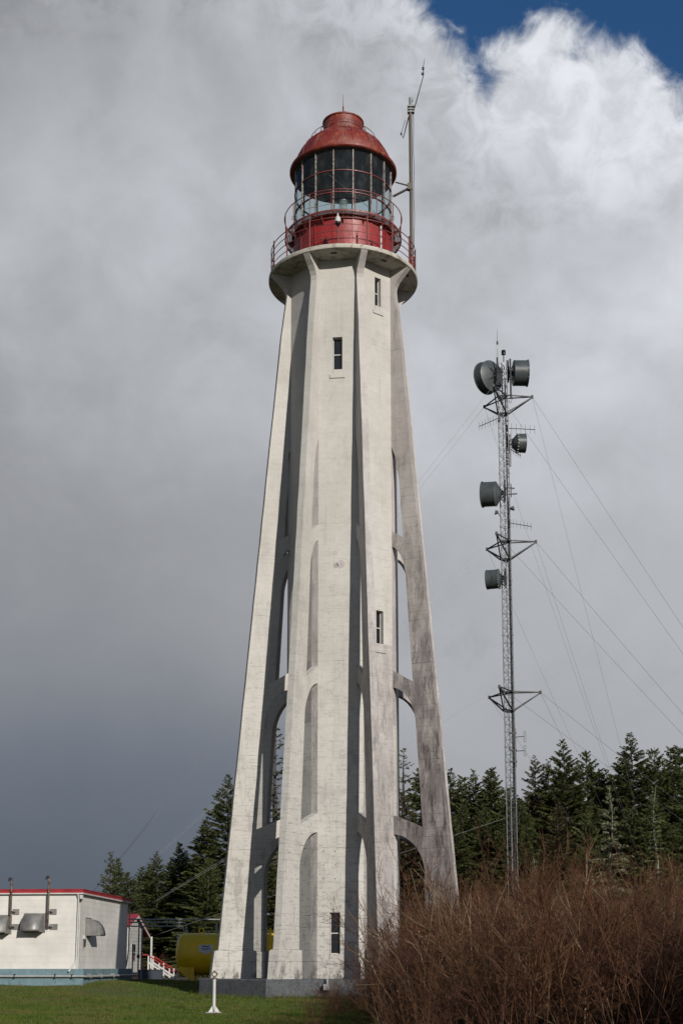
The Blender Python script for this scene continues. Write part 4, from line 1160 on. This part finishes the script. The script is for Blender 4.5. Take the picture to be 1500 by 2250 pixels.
MB().tube([(0, 0, -1.1), (0, 0, 0.95)], 0.045, 8).tube([(-0.09, 0, -0.8), (-0.09, 0, 1.1)], 0.055, 8).build('pole', M['darksteel'], dp, 50)
for z in (-0.8, -0.2, 0.7): MB().box(-0.30, 0.08, -0.05, 0.05, z - 0.04, z + 0.04).build('bracket', M['darksteel'], dp)
pn = thing('panel_antenna', 'dark upright panel beside the mast near the tapered dish', 'antenna', (9.131, 71.900, 28.014))
MB().tube([(0.02, 0, -0.9), (0.06, 0, 0.95)], 0.05, 8).build('pole', M['galv'], pn, 50)
b = MB()
rr = random.Random(3)
for i in range(9):
    z = -0.8 + i * 0.2
    b.bar((-0.14, rr.uniform(-0.1, 0.1), z), (0.05, 0, z + rr.uniform(-0.12, 0.12)), 0.05, 0.06)
b.build('bracket', M['darksteel'], pn)
for (lab, pt, w2) in (('side arm bracket with two pegs right of the half height dish', (9.034, 71.900, 25.711), 0.55),):
    sa = thing('side_arm', lab, 'bracket', pt)
    MB().tube([(0.12, 0, -0.35), (0.12, 0, 0.40)], 0.025, 6).build('peg', M['darksteel'], sa, 50)
    for z, l in ((0.20, 0.42), (-0.20, w2)):
        MB().bar((-0.2, 0, z), (l - 0.1, 0, z + (0.05 if z < 0 else -0.05)), 0.05, 0.06).build('arm', M['darksteel'], sa)
for (lab, pt, s) in (('small horn floodlight left of the mast under the half height dish', (8.409, 71.600, 24.403), -1), ('small horn floodlight right of the mast under the half height dish', (9.099, 71.800, 24.701), 1)):
    fl = thing('mast_floodlight', lab, 'floodlight', pt, 0.0, 'floodlights on the mast')
    MB().prism([(0.0, 0.05), (0.16 * s, 0.10), (0.20 * s, -0.10), (0.02 * s, -0.04)], -0.12, 0.12, lambda a, z, t: Vector((a, t, z))).build('lamp_housing', M['darksteel'], fl)
    MB().bar((0.02 * s, 0, 0.0), (-0.14 * s, 0.1, -0.22), 0.04, 0.04).build('yoke', M['galv'], fl)
jp = thing('jumper_cables', 'tangle of jumper cables and clamps behind the mast top dishes', 'cables', (8.820, 71.700, 32.128))
b = MB(); rr = random.Random(11)
for i in range(16):
    p = Vector((rr.uniform(-0.3, 0.5), rr.uniform(-0.25, 0.2), rr.uniform(-1.3, 0.9)))
    q = p + Vector((rr.uniform(-0.25, 0.25), 0, rr.uniform(-0.6, 0.1)))
    m_ = (p + q) / 2 + Vector((rr.uniform(-0.2, 0.2), 0, -0.15))
    b.tube([p, m_, q], 0.018, 5)
b.build('cable_bundle', M['cable'], jp, 60)['kind'] = 'stuff'
MB().tube([(0.42, 0, -1.2), (0.42, 0, 1.1)], 0.05, 8).build('support_pipe', M['darksteel'], jp, 50)

# guy wires: three anchors, two wires from every torque arm
ANCH = {'left': Vector((-16.3, 72.0, -0.3)), 'back': Vector((22.7, 95.0, -0.3)), 'front': Vector((20.6, 50.0, -0.4))}
LEV = {'top': (31.15, 1.62), 'middle': (22.90, 1.62), 'lower': (14.64, 1.66)}
ARM = {'right': 0.0, 'near': 246.0, 'far': 122.0}
for lv, (z, ln) in LEV.items():
    for am, a in ARM.items():
        t = Vector((MX + ln * math.cos(R(a)), MY + ln * math.sin(R(a)), z))
        for an in {'right': ('back', 'front'), 'near': ('left', 'front'), 'far': ('left', 'back')}[am]:
            g = ANCH[an]
            pts = []
            for i in range(13):
                s = i / 12
                p = t.lerp(g, s); p.z -= 0.35 * 4 * s * (1 - s) * 0.5
                pts.append(p - t)
            o = MB().tube(pts, 0.0065, 4, False).build('guy_wire', M['wire'])
            o.location = t
            where = {'left': 'down to the left behind the lighthouse', 'back': 'steeply down right towards the trees', 'front': 'out to the right picture edge'}[an]
            tag(o, '%s guy wire from the %s torque arm %s' % (lv, am, where), 'guy wire', 'guy wires of the radio mast')
o = MB().tube([(0, 0, 0), ANCH['left'] - Vector((MX - 0.3, MY, 7.98))], 0.0065, 4, False).build('guy_wire', M['wire'])
o.location = (MX - 0.3, MY, 7.98)
tag(o, 'lowest guy wire slanting left across the dark trees', 'guy wire', 'guy wires of the radio mast')

# ------------------------------------------------------------------ conifers
def conifer_arrays(seed, H, RAD, gap, twig_w, droop, dens, bare=0.12, ragged=0.3, tipup=0.25):
    """numpy arrays for limbs (triangular tubes) and needle sprays (crossed blades)"""
    g = np.random.default_rng(seed)
    lv, lf, nv, nf = [], [], [], []
    lo = no = 0
    z = H * bare
    while z < H - 0.12:
        s = (z - H * bare) / (H * (1 - bare))
        Lmax = RAD * (0.012 + 0.988 * (1 - s) ** 0.95) * (0.78 + 0.22 * min(1.0, s * 5))
        nb = max(3, int(g.integers(4, 7)))
        a0 = g.uniform(0, 2 * np.pi)
        for k in range(nb):
            az = a0 + 2 * np.pi * k / nb + g.normal(0, 0.25)
            L = max(0.10, Lmax * g.uniform(1 - ragged, 1 + ragged * 0.55))
            if g.random() < 0.06: L *= 1.3
            n = 5
            t = np.linspace(0, 1, n)
            up0 = 0.35 * s + 0.75 * s ** 5 + g.normal(0, 0.08) - droop * (1 - s)
            rr = L * t
            zz = z + g.normal(0, 0.08) + L * (up0 * t + (-0.28 * droop + tipup) * t ** 2 * 0.9)
            bend = g.normal(0, 0.12) * t ** 2
            ca, sa = np.cos(az + bend), np.sin(az + bend)
            P = np.stack([rr * ca, rr * sa, zz], 1)
            # limb
            rad = np.linspace(0.035 * (0.4 + L / RAD), 0.006, n)
            off = np.stack([np.array([np.cos(q), np.sin(q)]) for q in (0.3, 2.4, 4.5)])
            side = np.array([-np.sin(az), np.cos(az), 0]); up = np.array([0, 0, 1.0])
            V = (P[:, None, :] + rad[:, None, None] * (off[None, :, 0:1] * side + off[None, :, 1:2] * up)).reshape(-1, 3)
            F = []
            for i in range(n - 1):
                for j in range(3):
                    a_, b_ = i * 3 + j, i * 3 + (j + 1) % 3
                    F += [(a_, b_, b_ + 3), (a_, b_ + 3, a_ + 3)]
            lv.append(V); lf.append(np.array(F) + lo); lo += len(V)
            # twigs
            nt = max(4, int(L * dens))
            tt = g.uniform(0.10, 1.0, nt) ** 0.75
            C = np.stack([np.interp(tt, t, P[:, i]) for i in range(3)], 1)
            dirb = np.array([np.cos(az), np.sin(az), 0.0])
            sgn = g.choice([-1, 1], nt)
            fw = g.uniform(0.25, 1.0, nt)
            D = dirb * fw[:, None] + side * (sgn * g.uniform(0.35, 1.0, nt))[:, None] + up * (g.normal(-0.10 - 0.35 * droop, 0.22, nt))[:, None]
            D /= np.linalg.norm(D, axis=1)[:, None]
            ln = (0.12 + 0.28 * (1 - tt * 0.5)) * g.uniform(0.6, 1.3, nt) * min(1.0, 0.16 + L / 1.8)
            for rot in (0, 1):
                Wd = np.cross(D, up if rot == 0 else side)
                Wd /= (np.linalg.norm(Wd, axis=1)[:, None] + 1e-6)
                Wd = Wd + g.normal(0, 0.25, (nt, 3))
                wv = twig_w * g.uniform(0.6, 1.3, nt)
                mid = C + D * (ln * 0.42)[:, None]
                q0 = C; q1 = mid + Wd * (wv * 0.5)[:, None]; q2 = C + D * ln[:, None] + up * (g.normal(-0.03, 0.03, nt))[:, None]; q3 = mid - Wd * (wv * 0.5)[:, None]
                V = np.stack([q0, q1, q2, q3], 1).reshape(-1, 3)
                idx = np.arange(nt)[:, None] * 4
                F = np.concatenate([idx + np.array([[0, 1, 2]]), idx + np.array([[0, 2, 3]])], 0)
                nv.append(V); nf.append(F + no); no += len(V)
        z += gap * g.uniform(0.7, 1.3) * (0.65 + 0.35 * (1 - s))
    # leader tuft
    return (np.concatenate(lv), np.concatenate(lf), np.concatenate(nv), np.concatenate(nf))


def conifer_proto(seed, H, RAD, needle='needles', bark='bark', **kw):
    lv, lf, nv, nf = conifer_arrays(seed, H, RAD, **kw)
    root = bpy.data.objects.new('spruce_tree', None); COL.objects.link(root)
    rr = random.Random(seed)
    pts = [(rr.uniform(-0.012, 0.012) * i * (i < 8), rr.uniform(-0.012, 0.012) * i * (i < 8), -0.4 + (H + 0.30) * i / 8) for i in range(9)]
    rs = [max(0.008, H * 0.0135 * (1 - i / 8.05)) for i in range(9)]
    MB().tube(pts, rs, 8).build('trunk', M[bark], root, 60)
    link('limbs', raw_mesh('limbs', lv, lf, M[bark]), root)['kind'] = 'stuff'
    link('crown', raw_mesh('crown', nv, nf, M[needle]), root)['kind'] = 'stuff'
    return root, H


PROTO = [
    conifer_proto(1, 16.0, 3.6, gap=0.34, twig_w=0.042, droop=0.30, dens=95, bare=0.04),
    conifer_proto(2, 15.0, 3.0, gap=0.32, twig_w=0.042, droop=0.22, dens=95, bare=0.04, ragged=0.4),
    conifer_proto(3, 14.0, 3.9, gap=0.34, twig_w=0.044, droop=0.38, dens=90, bare=0.03, ragged=0.45),
    conifer_proto(4, 12.0, 2.3, gap=0.23, twig_w=0.042, droop=0.25, dens=80, bare=0.04),
    conifer_proto(5, 16.0, 3.3, 'needles_old', gap=0.36, twig_w=0.042, droop=0.34, dens=85, bare=0.05, ragged=0.5),
    conifer_proto(6, 9.0, 1.5, gap=0.28, twig_w=0.055, droop=0.05, dens=30, bare=0.10, ragged=0.5, tipup=0.4),
    conifer_proto(7, 15.0, 2.1, gap=0.60, twig_w=0.060, droop=0.15, dens=24, bare=0.12, ragged=0.6, tipup=0.35),
]
USED = set()


def plant(k, top, label, lean=0.0, rz=0.0, wide=1.0, group='spruces beyond the tower'):
    """top is the tip of the tree; it is scaled to reach the ground"""
    root, H = PROTO[k]
    zb = gz(top[0], top[1]) - 0.1
    s = (top[2] - zb) / H
    o = root if k not in USED else copy_tree(root)
    USED.add(k)
    o.location = (top[0], top[1], zb); LR = random.Random(int(top[0] * 100) + k)
    o.rotation_euler = (LR.uniform(-0.025, 0.025), LR.uniform(-0.025, 0.025), rz); q = 1.42 * LR.uniform(0.85, 1.12)
    o.scale = (s * wide * q, s * wide * q, s)
    tag(o, label, 'tree', group)
    return o


# left of the tower, low to high
plant(5, (-16.046, 96.000, 8.299), 'thin spindly spruce, leftmost of all above the white building roof', rz=0.3, wide=1.0)
plant(3, (-15.948, 100.000, 8.107), 'second spruce from the left, just beside the thin spindly one', rz=1.1, wide=1.25)
plant(2, (-14.015, 98.000, 7.441), 'short bushy spruce above the right end of the white building', rz=2.0, wide=0.9)
plant(1, (-12.626, 97.000, 8.286), 'dark pointed spruce above the gable of the white shed', rz=0.5, wide=1.2)
plant(3, (-11.637, 99.000, 9.130), 'slim pointed spruce above the left end of the yellow tank', rz=2.9, wide=1.35)
plant(2, (-9.837, 94.000, 8.010), 'bushy lower spruce above the yellow tank', rz=4.0, wide=1.0)
plant(0, (-7.503, 92.000, 13.006), 'tallest spruce left of the tower, half hidden by the left buttress', rz=1.9, wide=1.25)
plant(2, (-8.486, 88.000, 7.291), 'low dense spruce right in front of the tallest left one', rz=5.2, wide=1.1)
plant(6, (-4.530, 96.000, 17.096), 'tall thin gappy spruce seen between the two left buttresses', rz=0.7, wide=1.5)
plant(0, (-5.175, 90.000, 10.106), 'dense spruce low in the gap between the left buttresses', rz=3.1, wide=1.2)
plant(2, (-14.110, 93.000, 6.716), 'low bushy spruce just right of the two leftmost tips', rz=1.4, wide=1.0)
plant(3, (-13.786, 101.000, 7.724), 'slim spruce between the bushy one and the dark pointed one', rz=2.2, wide=1.4)
plant(1, (-12.532, 102.000, 8.196), 'spruce in the gap left of the slim pointed one above the tank', rz=3.3, wide=1.3)
plant(0, (-11.166, 101.000, 8.713), 'spruce between the slim pointed one and the bushy one above the tank', rz=4.4, wide=1.2)
plant(1, (-9.267, 98.000, 10.651), 'mid height spruce at the left flank of the tallest left one', rz=5.1, wide=1.3)
# right of the shaft
plant(6, (3.760, 93.000, 15.071), 'thin gappy spruce right beside the shaft inside the right arches', rz=3.9, wide=1.6)
plant(1, (5.431, 96.000, 14.646), 'spruce peeping out behind the stained right buttress', rz=2.2, wide=1.2)
plant(4, (4.240, 90.000, 11.595), 'brownish spruce filling the lower right arch', rz=1.0, wide=1.3)
RIGHT = [
    (1, (7.725, 97.000, 14.147), 'first pointed spruce right of the stained buttress', 1.15),
    (3, (8.499, 99.000, 13.969), 'second small tip right of the stained buttress', 1.3),
    (1, (9.007, 96.000, 13.877), 'third pointed spruce right of the stained buttress', 1.15),
    (3, (9.952, 95.000, 13.862), 'left one of the twin tips just left of the mast', 1.4),
    (1, (10.803, 97.000, 14.179), 'right one of the twin tips just left of the mast', 1.2),
    (2, (10.981, 93.000, 12.525), 'bushy spruce directly behind the mast foot', 1.1),
    (4, (13.409, 96.000, 14.903), 'brownish broad spruce first right of the mast', 1.15),
    (4, (14.525, 98.000, 14.944), 'brownish ragged spruce second right of the mast', 1.2),
    (0, (15.754, 95.000, 15.898), 'tall dark spruce with layered boughs third right of the mast', 1.15),
    (2, (17.341, 98.000, 15.863), 'tall dark spruce leaning on its layered left neighbour', 0.95),
    (1, (18.470, 100.000, 14.507), 'shorter spruce in the dip right of the layered pair', 1.3),
    (1, (19.622, 97.000, 15.217), 'spruce tip at the left shoulder of the tallest right tree', 1.2),
    (0, (20.523, 96.000, 16.546), 'tallest spruce on the right side of the photo', 1.25),
    (2, (21.732, 97.000, 15.802), 'broad bright green spruce right of the tallest one', 1.0),
    (3, (23.673, 98.000, 15.863), 'left of two slim tips at the right picture edge', 1.4),
    (3, (24.410, 99.000, 16.087), 'right of two slim tips at the right picture edge', 1.4),
    (2, (11.551, 90.000, 10.998), 'low bushy spruce just right of the mast foot', 1.1),
    (2, (7.936, 91.000, 11.117), 'low dense spruce in front of the pointed ones by the buttress', 1.1),
    (0, (9.179, 90.000, 10.849), 'low dense spruce below the twin tips', 1.2),
    (4, (13.616, 89.000, 10.733), 'low olive spruce below the layered pair', 1.2),
    (2, (16.154, 91.000, 10.515), 'low dark spruce left of the pale lichen tree', 1.1),
    (0, (20.455, 90.000, 11.445), 'low green spruce behind the pale bare trunk', 1.2),
    (2, (19.006, 91.000, 10.816), 'low green spruce right of the pale lichen tree', 1.1),
    (2, (10.697, 88.000, 9.890), 'low dense spruce close behind the mast foot', 1.2),
    (0, (13.644, 101.000, 12.969), 'mid height spruce filling the gap right of the mast', 1.3),
    (1, (19.523, 101.000, 14.648), 'spruce behind the tip of the pale lichen tree', 1.5),
    (2, (15.852, 101.000, 14.648), 'spruce between the brownish pair and the layered pair', 1.2),
    (1, (23.308, 100.000, 14.841), 'spruce in the notch before the right edge tips', 1.4),
    (0, (6.794, 88.000, 9.890), 'low spruce touching the stained buttress edge', 1.2),
    (1, (23.648, 93.000, 13.206), 'spruce cut off by the right picture edge', 1.2),
]
for i, (k, top, lab, wd) in enumerate(RIGHT):
    plant(k, top, lab, rz=0.7 + 1.37 * i, wide=wd)

# two pale dead or lichen-hung trees in front of the wood
def pale_tree(name, label, top, H, RAD, seed, dens, spray):
    lv, lf, nv, nf = conifer_arrays(seed, H, RAD, 0.40, 0.055, 0.45, dens, 0.10, 0.5, 0.02)
    root = thing(name, label, 'tree', (top[0], top[1], top[2] - H), 0.4)
    rr = random.Random(seed)
    pts = [(rr.uniform(-0.05, 0.05) * i * 0.5, rr.uniform(-0.05, 0.05) * i * 0.5, -0.4 + (H + 0.35) * i / 8) for i in range(9)]
    rs = [max(0.015, H * 0.0115 * (1 - i / 8.3)) for i in range(9)]
    MB().tube(pts, rs, 8).build('trunk', M['lichen'], root, 60)
    link('limbs', raw_mesh('limbs', lv, lf, M['lichen']), root)['kind'] = 'stuff'
    link('crown', raw_mesh('crown', nv, nf, M[spray]), root)['kind'] = 'stuff'


t_ = (13.911, 72.000, 9.632)
pale_tree('lichen_tree', 'pale lichen covered spruce standing in front of the dark wood', t_, t_[2] - gz(t_[0], t_[1]), 2.2, 21, 52, 'lichen_needles')
t_ = (18.018, 80.000, 10.744)
pale_tree('pale_trunk_tree', 'pale bare trunk with few green boughs near the right edge', t_, t_[2] - gz(t_[0], t_[1]), 1.7, 22, 40, 'needles')
t_ = (10.070, 73.000, 6.108)
pale_tree('lichen_tree', 'small lichen covered sapling just right of the mast foot', t_, t_[2] - gz(t_[0], t_[1]), 1.3, 23, 48, 'lichen_needles')


# ------------------------------------------------------------------ bare thicket
def shrub_arrays(seed, H, SPR, stems, per_stem, per_branch, thick=1.0):
    """bare multi-stemmed bush: returns vertices and triangle indices (three-sided tapering rods)"""
    g = np.random.default_rng(seed)
    rods = []                                            # each: (points (k,3), radii (k,))
    def rod(p, d, L, r0, r1, k, wig, grav):
        pts = [p]; d = d / np.linalg.norm(d)
        for i in range(k):
            d = d + g.normal(0, wig, 3) + np.array([0, 0, grav])
            d = d / np.linalg.norm(d)
            pts.append(pts[-1] + d * L / k)
        pts = np.array(pts); rr = np.linspace(r0, r1, k + 1)
        rods.append((pts, rr)); return pts
    for s in range(stems):
        a = g.uniform(0, 2 * np.pi); q = SPR * np.sqrt(g.random()) * 0.45
        base = np.array([q * np.cos(a), q * np.sin(a), -0.05])
        tilt = g.uniform(0.05, 0.75) ** 1.0
        d = np.array([np.cos(a) * tilt, np.sin(a) * tilt, 1.0])
        L = H * g.uniform(0.55, 0.98)
        P = rod(base, d, L, 0.009 * thick, 0.003 * thick, 6, 0.15, 0.05)
        for b_ in range(per_stem):
            t = g.uniform(0.2, 0.97); i = min(5, int(t * 6)); f_ = t * 6 - i
            p = P[i] * (1 - f_) + P[i + 1] * f_
            ax = P[i + 1] - P[i]; ax /= np.linalg.norm(ax)
            dv = ax * 0.8 + g.normal(0, 0.62, 3)
            B = rod(p, dv, L * g.uniform(0.16, 0.42) * (1.15 - 0.6 * t), 0.0052 * thick, 0.0022 * thick, 2, 0.15, 0.14)
            for c_ in range(per_branch):
                j = g.integers(0, 2); f2 = g.random()
                p2 = B[j] * (1 - f2) + B[j + 1] * f2
                ax2 = B[j + 1] - B[j]; ax2 /= np.linalg.norm(ax2)
                rod(p2, ax2 + g.normal(0, 0.5, 3), g.uniform(0.14, 0.42), 0.0030 * thick, 0.0014 * thick, 1, 0.0, 0.06)
    V = []; F = []; o = 0
    for pts, rr in rods:
        k = len(pts)
        t = np.gradient(pts, axis=0) if k > 2 else np.repeat((pts[1] - pts[0])[None], 2, 0)
        t /= np.linalg.norm(t, axis=1)[:, None] + 1e-9
        u = np.cross(t, np.array([0.31, 0.77, 0.55])); u /= np.linalg.norm(u, axis=1)[:, None] + 1e-9
        w2 = np.cross(t, u)
        m = 3 if k > 2 else 2
        for q in range(m):
            pass
        ang = 2 * np.pi * np.arange(m) / m
        ring = pts[:, None, :] + rr[:, None, None] * (np.cos(ang)[None, :, None] * u[:, None, :] + np.sin(ang)[None, :, None] * w2[:, None, :])
        V.append(ring.reshape(-1, 3))
        idx = []
        for i in range(k - 1):
            for j in range(m if m > 2 else 1):
                a_, b_ = i * m + j, i * m + (j + 1) % m
                idx += [(a_, b_, b_ + m), (a_, b_ + m, a_ + m)]
        F.append(np.array(idx) + o); o += k * m
    return np.concatenate(V), np.concatenate(F)


def scatter(name, mat, protos, spots, label, seed):
    g = np.random.default_rng(seed)
    Vs, Fs = [], []; o = 0
    for (x, y, z, s, *far) in spots:
        ps = far[0] if far else protos
        V, F = ps[int(g.integers(len(ps)))]
        a = g.uniform(0, 2 * np.pi); c, sn = np.cos(a), np.sin(a)
        sx = s * g.uniform(0.85, 1.15)
        W_ = np.empty_like(V)
        W_[:, 0] = x + sx * (V[:, 0] * c - V[:, 1] * sn); W_[:, 1] = y + sx * (V[:, 0] * sn + V[:, 1] * c); W_[:, 2] = z + s * V[:, 2]
        Vs.append(W_); Fs.append(F + o); o += len(V)
    ob = link(name, raw_mesh(name, np.concatenate(Vs), np.concatenate(Fs), mat))
    ob['kind'] = 'stuff'; ob['label'] = label
    return ob, sum(len(f) for f in Fs)


SHR = [shrub_arrays(100 + i, 3.4, 1.5, 14, 10, 7, 1.12) for i in range(7)]
LIGHT = [shrub_arrays(150 + i, 3.4, 1.5, 13, 8, 2, 2.3) for i in range(3)]
g = np.random.default_rng(77)


def height_at(x, y):
    """how tall the thicket grows at a spot: low ragged fringe on the lawn side, rising to the right"""
    e = x - (0.6 + 0.035 * (y - 28))
    return max(0.0, min(1.0, 0.30 + e * 0.42))


spots = []
y = 21.0
while y < 43.0:
    x = -0.4 + 0.02 * (y - 28)
    xr = 0.2455 * 1.03 * y + 4.5
    while x < xr:
        px_, py_ = x + g.uniform(-0.4, 0.4), y + g.uniform(-0.4, 0.4)
        h = height_at(px_, py_)
        inside = ((px_ - TX) ** 2 + (py_ - TY) ** 2) < 4.75 ** 2
        if not inside and (h > 0.32 or g.random() < 0.5):
            spots.append((px_, py_, gz(px_, py_) - 0.05, max(0.22, h) * g.uniform(0.80, 1.02)))
        x += 0.95
    y += 0.98
y = 7.0
while y < 25.0:                                          # unseen shrubs added right of the view to shade the thicket's foot
    x = 0.2455 * y + 3.7
    while x < 0.2455 * y + 9.6:
        px_, py_ = x + g.uniform(-0.5, 0.5), y + g.uniform(-0.5, 0.5)
        spots.append((px_, py_, gz(px_, py_) - 0.05, g.uniform(0.95, 1.35), LIGHT))
        x += 1.45
    y += 1.45
for i in range(48):                                      # taller unseen shrubs added behind them to deepen that shade
    py_ = g.uniform(3.0, 15.0); px_ = 0.2455 * py_ + g.uniform(6.2, 12.0)
    spots.append((px_, py_, gz(px_, py_) - 0.05, g.uniform(1.6, 2.0), LIGHT))
THICKET, nt = scatter('thicket', M['twig'], SHR, spots, 'dense tangle of bare reddish brown shrubs in front of the tower, plus unseen shrubs added for shade', 5)
print('thicket', len(spots), nt)
SHR2 = [shrub_arrays(200 + i, 3.2, 1.8, 13, 7, 4, 1.7) for i in range(4)]
spots = []
for i in range(105):
    y = g.uniform(44, 72)
    x = g.uniform(3.0 + 0.03 * (y - 44), 0.2455 * y + 3.0)
    if ((x - TX) ** 2 + (y - TY) ** 2) < 5.2 ** 2: continue
    spots.append((x, y, gz(x, y) - 0.05, g.uniform(0.45, 0.80) * (1.0 + 0.35 * (x > 14))))
BR, nb_ = scatter('rear_brush', M['brush'], SHR2, spots, 'reddish brush growing at the foot of the right hand trees', 6)
spots = [(g.uniform(-13, 4), g.uniform(86, 90), -0.35, g.uniform(0.35, 0.6)) for i in range(34)]
BL, nc_ = scatter('left_brush', M['brush'], SHR2, spots, 'dark low brush under the left hand trees behind the tank', 8)
print('brush', nb_, nc_)

# long pale arching stalks and a few thicker grey stems through the near edge
STK = [shrub_arrays(300 + i, 3.3, 2.2, 7, 3, 2, 1.5) for i in range(4)]
spots = []
for i in range(70):
    y = g.uniform(22, 34); x = g.uniform(0.6, 0.2455 * y + 0.5)
    spots.append((x, y, gz(x, y) - 0.05, max(0.25, height_at(x, y)) * g.uniform(0.6, 1.1)))
scatter('stalks', M['stalk'], STK, spots, 'pale dead stalks arching through the bare thicket', 15)

# withered leaves caught in the twigs
n = 260
c = np.stack([g.uniform(0.2, 7.5, n), g.uniform(22, 32, n), g.uniform(-0.8, 1.2, n)], 1)
dv = g.normal(0, 1, (n, 3)); dv /= np.linalg.norm(dv, axis=1)[:, None]
ev = np.cross(dv, g.normal(0, 1, (n, 3))); ev /= np.linalg.norm(ev, axis=1)[:, None]
sz = g.uniform(0.010, 0.026, n)[:, None]
V = np.stack([c - dv * sz, c + ev * sz * 0.6, c + dv * sz, c - ev * sz * 0.6], 1).reshape(-1, 3)
F = np.concatenate([np.arange(n)[:, None] * 4 + np.array([[0, 1, 2]]), np.arange(n)[:, None] * 4 + np.array([[0, 2, 3]])])
ob = link('withered_leaves', raw_mesh('withered_leaves', V, F, M['deadleaf'])); ob['kind'] = 'stuff'; ob['label'] = 'scattered withered pale leaves caught in the thicket'

# ------------------------------------------------------------------ grass
n = 260000
yy = 24.0 + (60.0 - 24.0) * g.random(n) ** 1.5
xx = g.uniform(-0.262, 0.06, n) * yy + g.uniform(-0.5, 0.5, n)
ok = ((xx - TX) ** 2 + (yy - TY) ** 2) > 4.5 ** 2
xx, yy = xx[ok], yy[ok]; n = len(xx)
zz = np.array([gz(a, b_) for a, b_ in zip(xx, yy)])
lump = 0.5 + 0.5 * np.sin(xx * 1.7 + np.sin(yy * 1.3)) * np.sin(yy * 1.1 + 0.6 * np.sin(xx * 2.1))
hh = g.uniform(0.025, 0.06, n) * (0.6 + 0.8 * lump)
tall = (xx > -1.6 + 0.5 * np.sin(yy)) & (yy < 34); hh[tall] *= 1.8
an = g.uniform(0, 2 * np.pi, n); wd = g.uniform(0.006, 0.014, n)
ld = g.normal(0, 0.35, (n, 2)) * hh[:, None]
A_ = np.stack([xx - np.cos(an) * wd, yy - np.sin(an) * wd, zz - 0.01], 1)
B_ = np.stack([xx + np.cos(an) * wd, yy + np.sin(an) * wd, zz - 0.01], 1)
C_ = np.stack([xx + ld[:, 0], yy + ld[:, 1], zz + hh], 1)
def tufts(m, cx, cy, r0, r1, h0, h1):
    a = g.uniform(0, 2 * np.pi, m); r = g.uniform(r0, r1, m)
    x, y = cx + r * np.cos(a), cy + r * np.sin(a)
    z = np.array([gz(p, q) for p, q in zip(x, y)]); h = g.uniform(h0, h1, m); t2 = g.uniform(0, 2 * np.pi, m); w2 = g.uniform(0.004, 0.010, m)
    l2 = g.normal(0, 0.4, (m, 2)) * h[:, None]
    return np.stack([np.stack([x - np.cos(t2) * w2, y - np.sin(t2) * w2, z - 0.01], 1), np.stack([x + np.cos(t2) * w2, y + np.sin(t2) * w2, z - 0.01], 1), np.stack([x + l2[:, 0], y + l2[:, 1], z + h], 1)], 1).reshape(-1, 3)


V = np.concatenate([np.stack([A_, B_, C_], 1).reshape(-1, 3), tufts(9000, TX, TY, 4.35, 4.85, 0.05, 0.17), tufts(500, sp.location.x, sp.location.y, 0.15, 0.5, 0.04, 0.10)]
                   + [tufts(60, g.uniform(-8, -0.8), g.uniform(27, 44), 0.0, 0.16, 0.06, 0.15) for i in range(90)])
n = len(V) // 3
ob = link('grass', raw_mesh('grass', V, np.arange(3 * n).reshape(-1, 3), M['grass'])); ob['kind'] = 'stuff'; ob['label'] = 'short mown grass of the lawn'
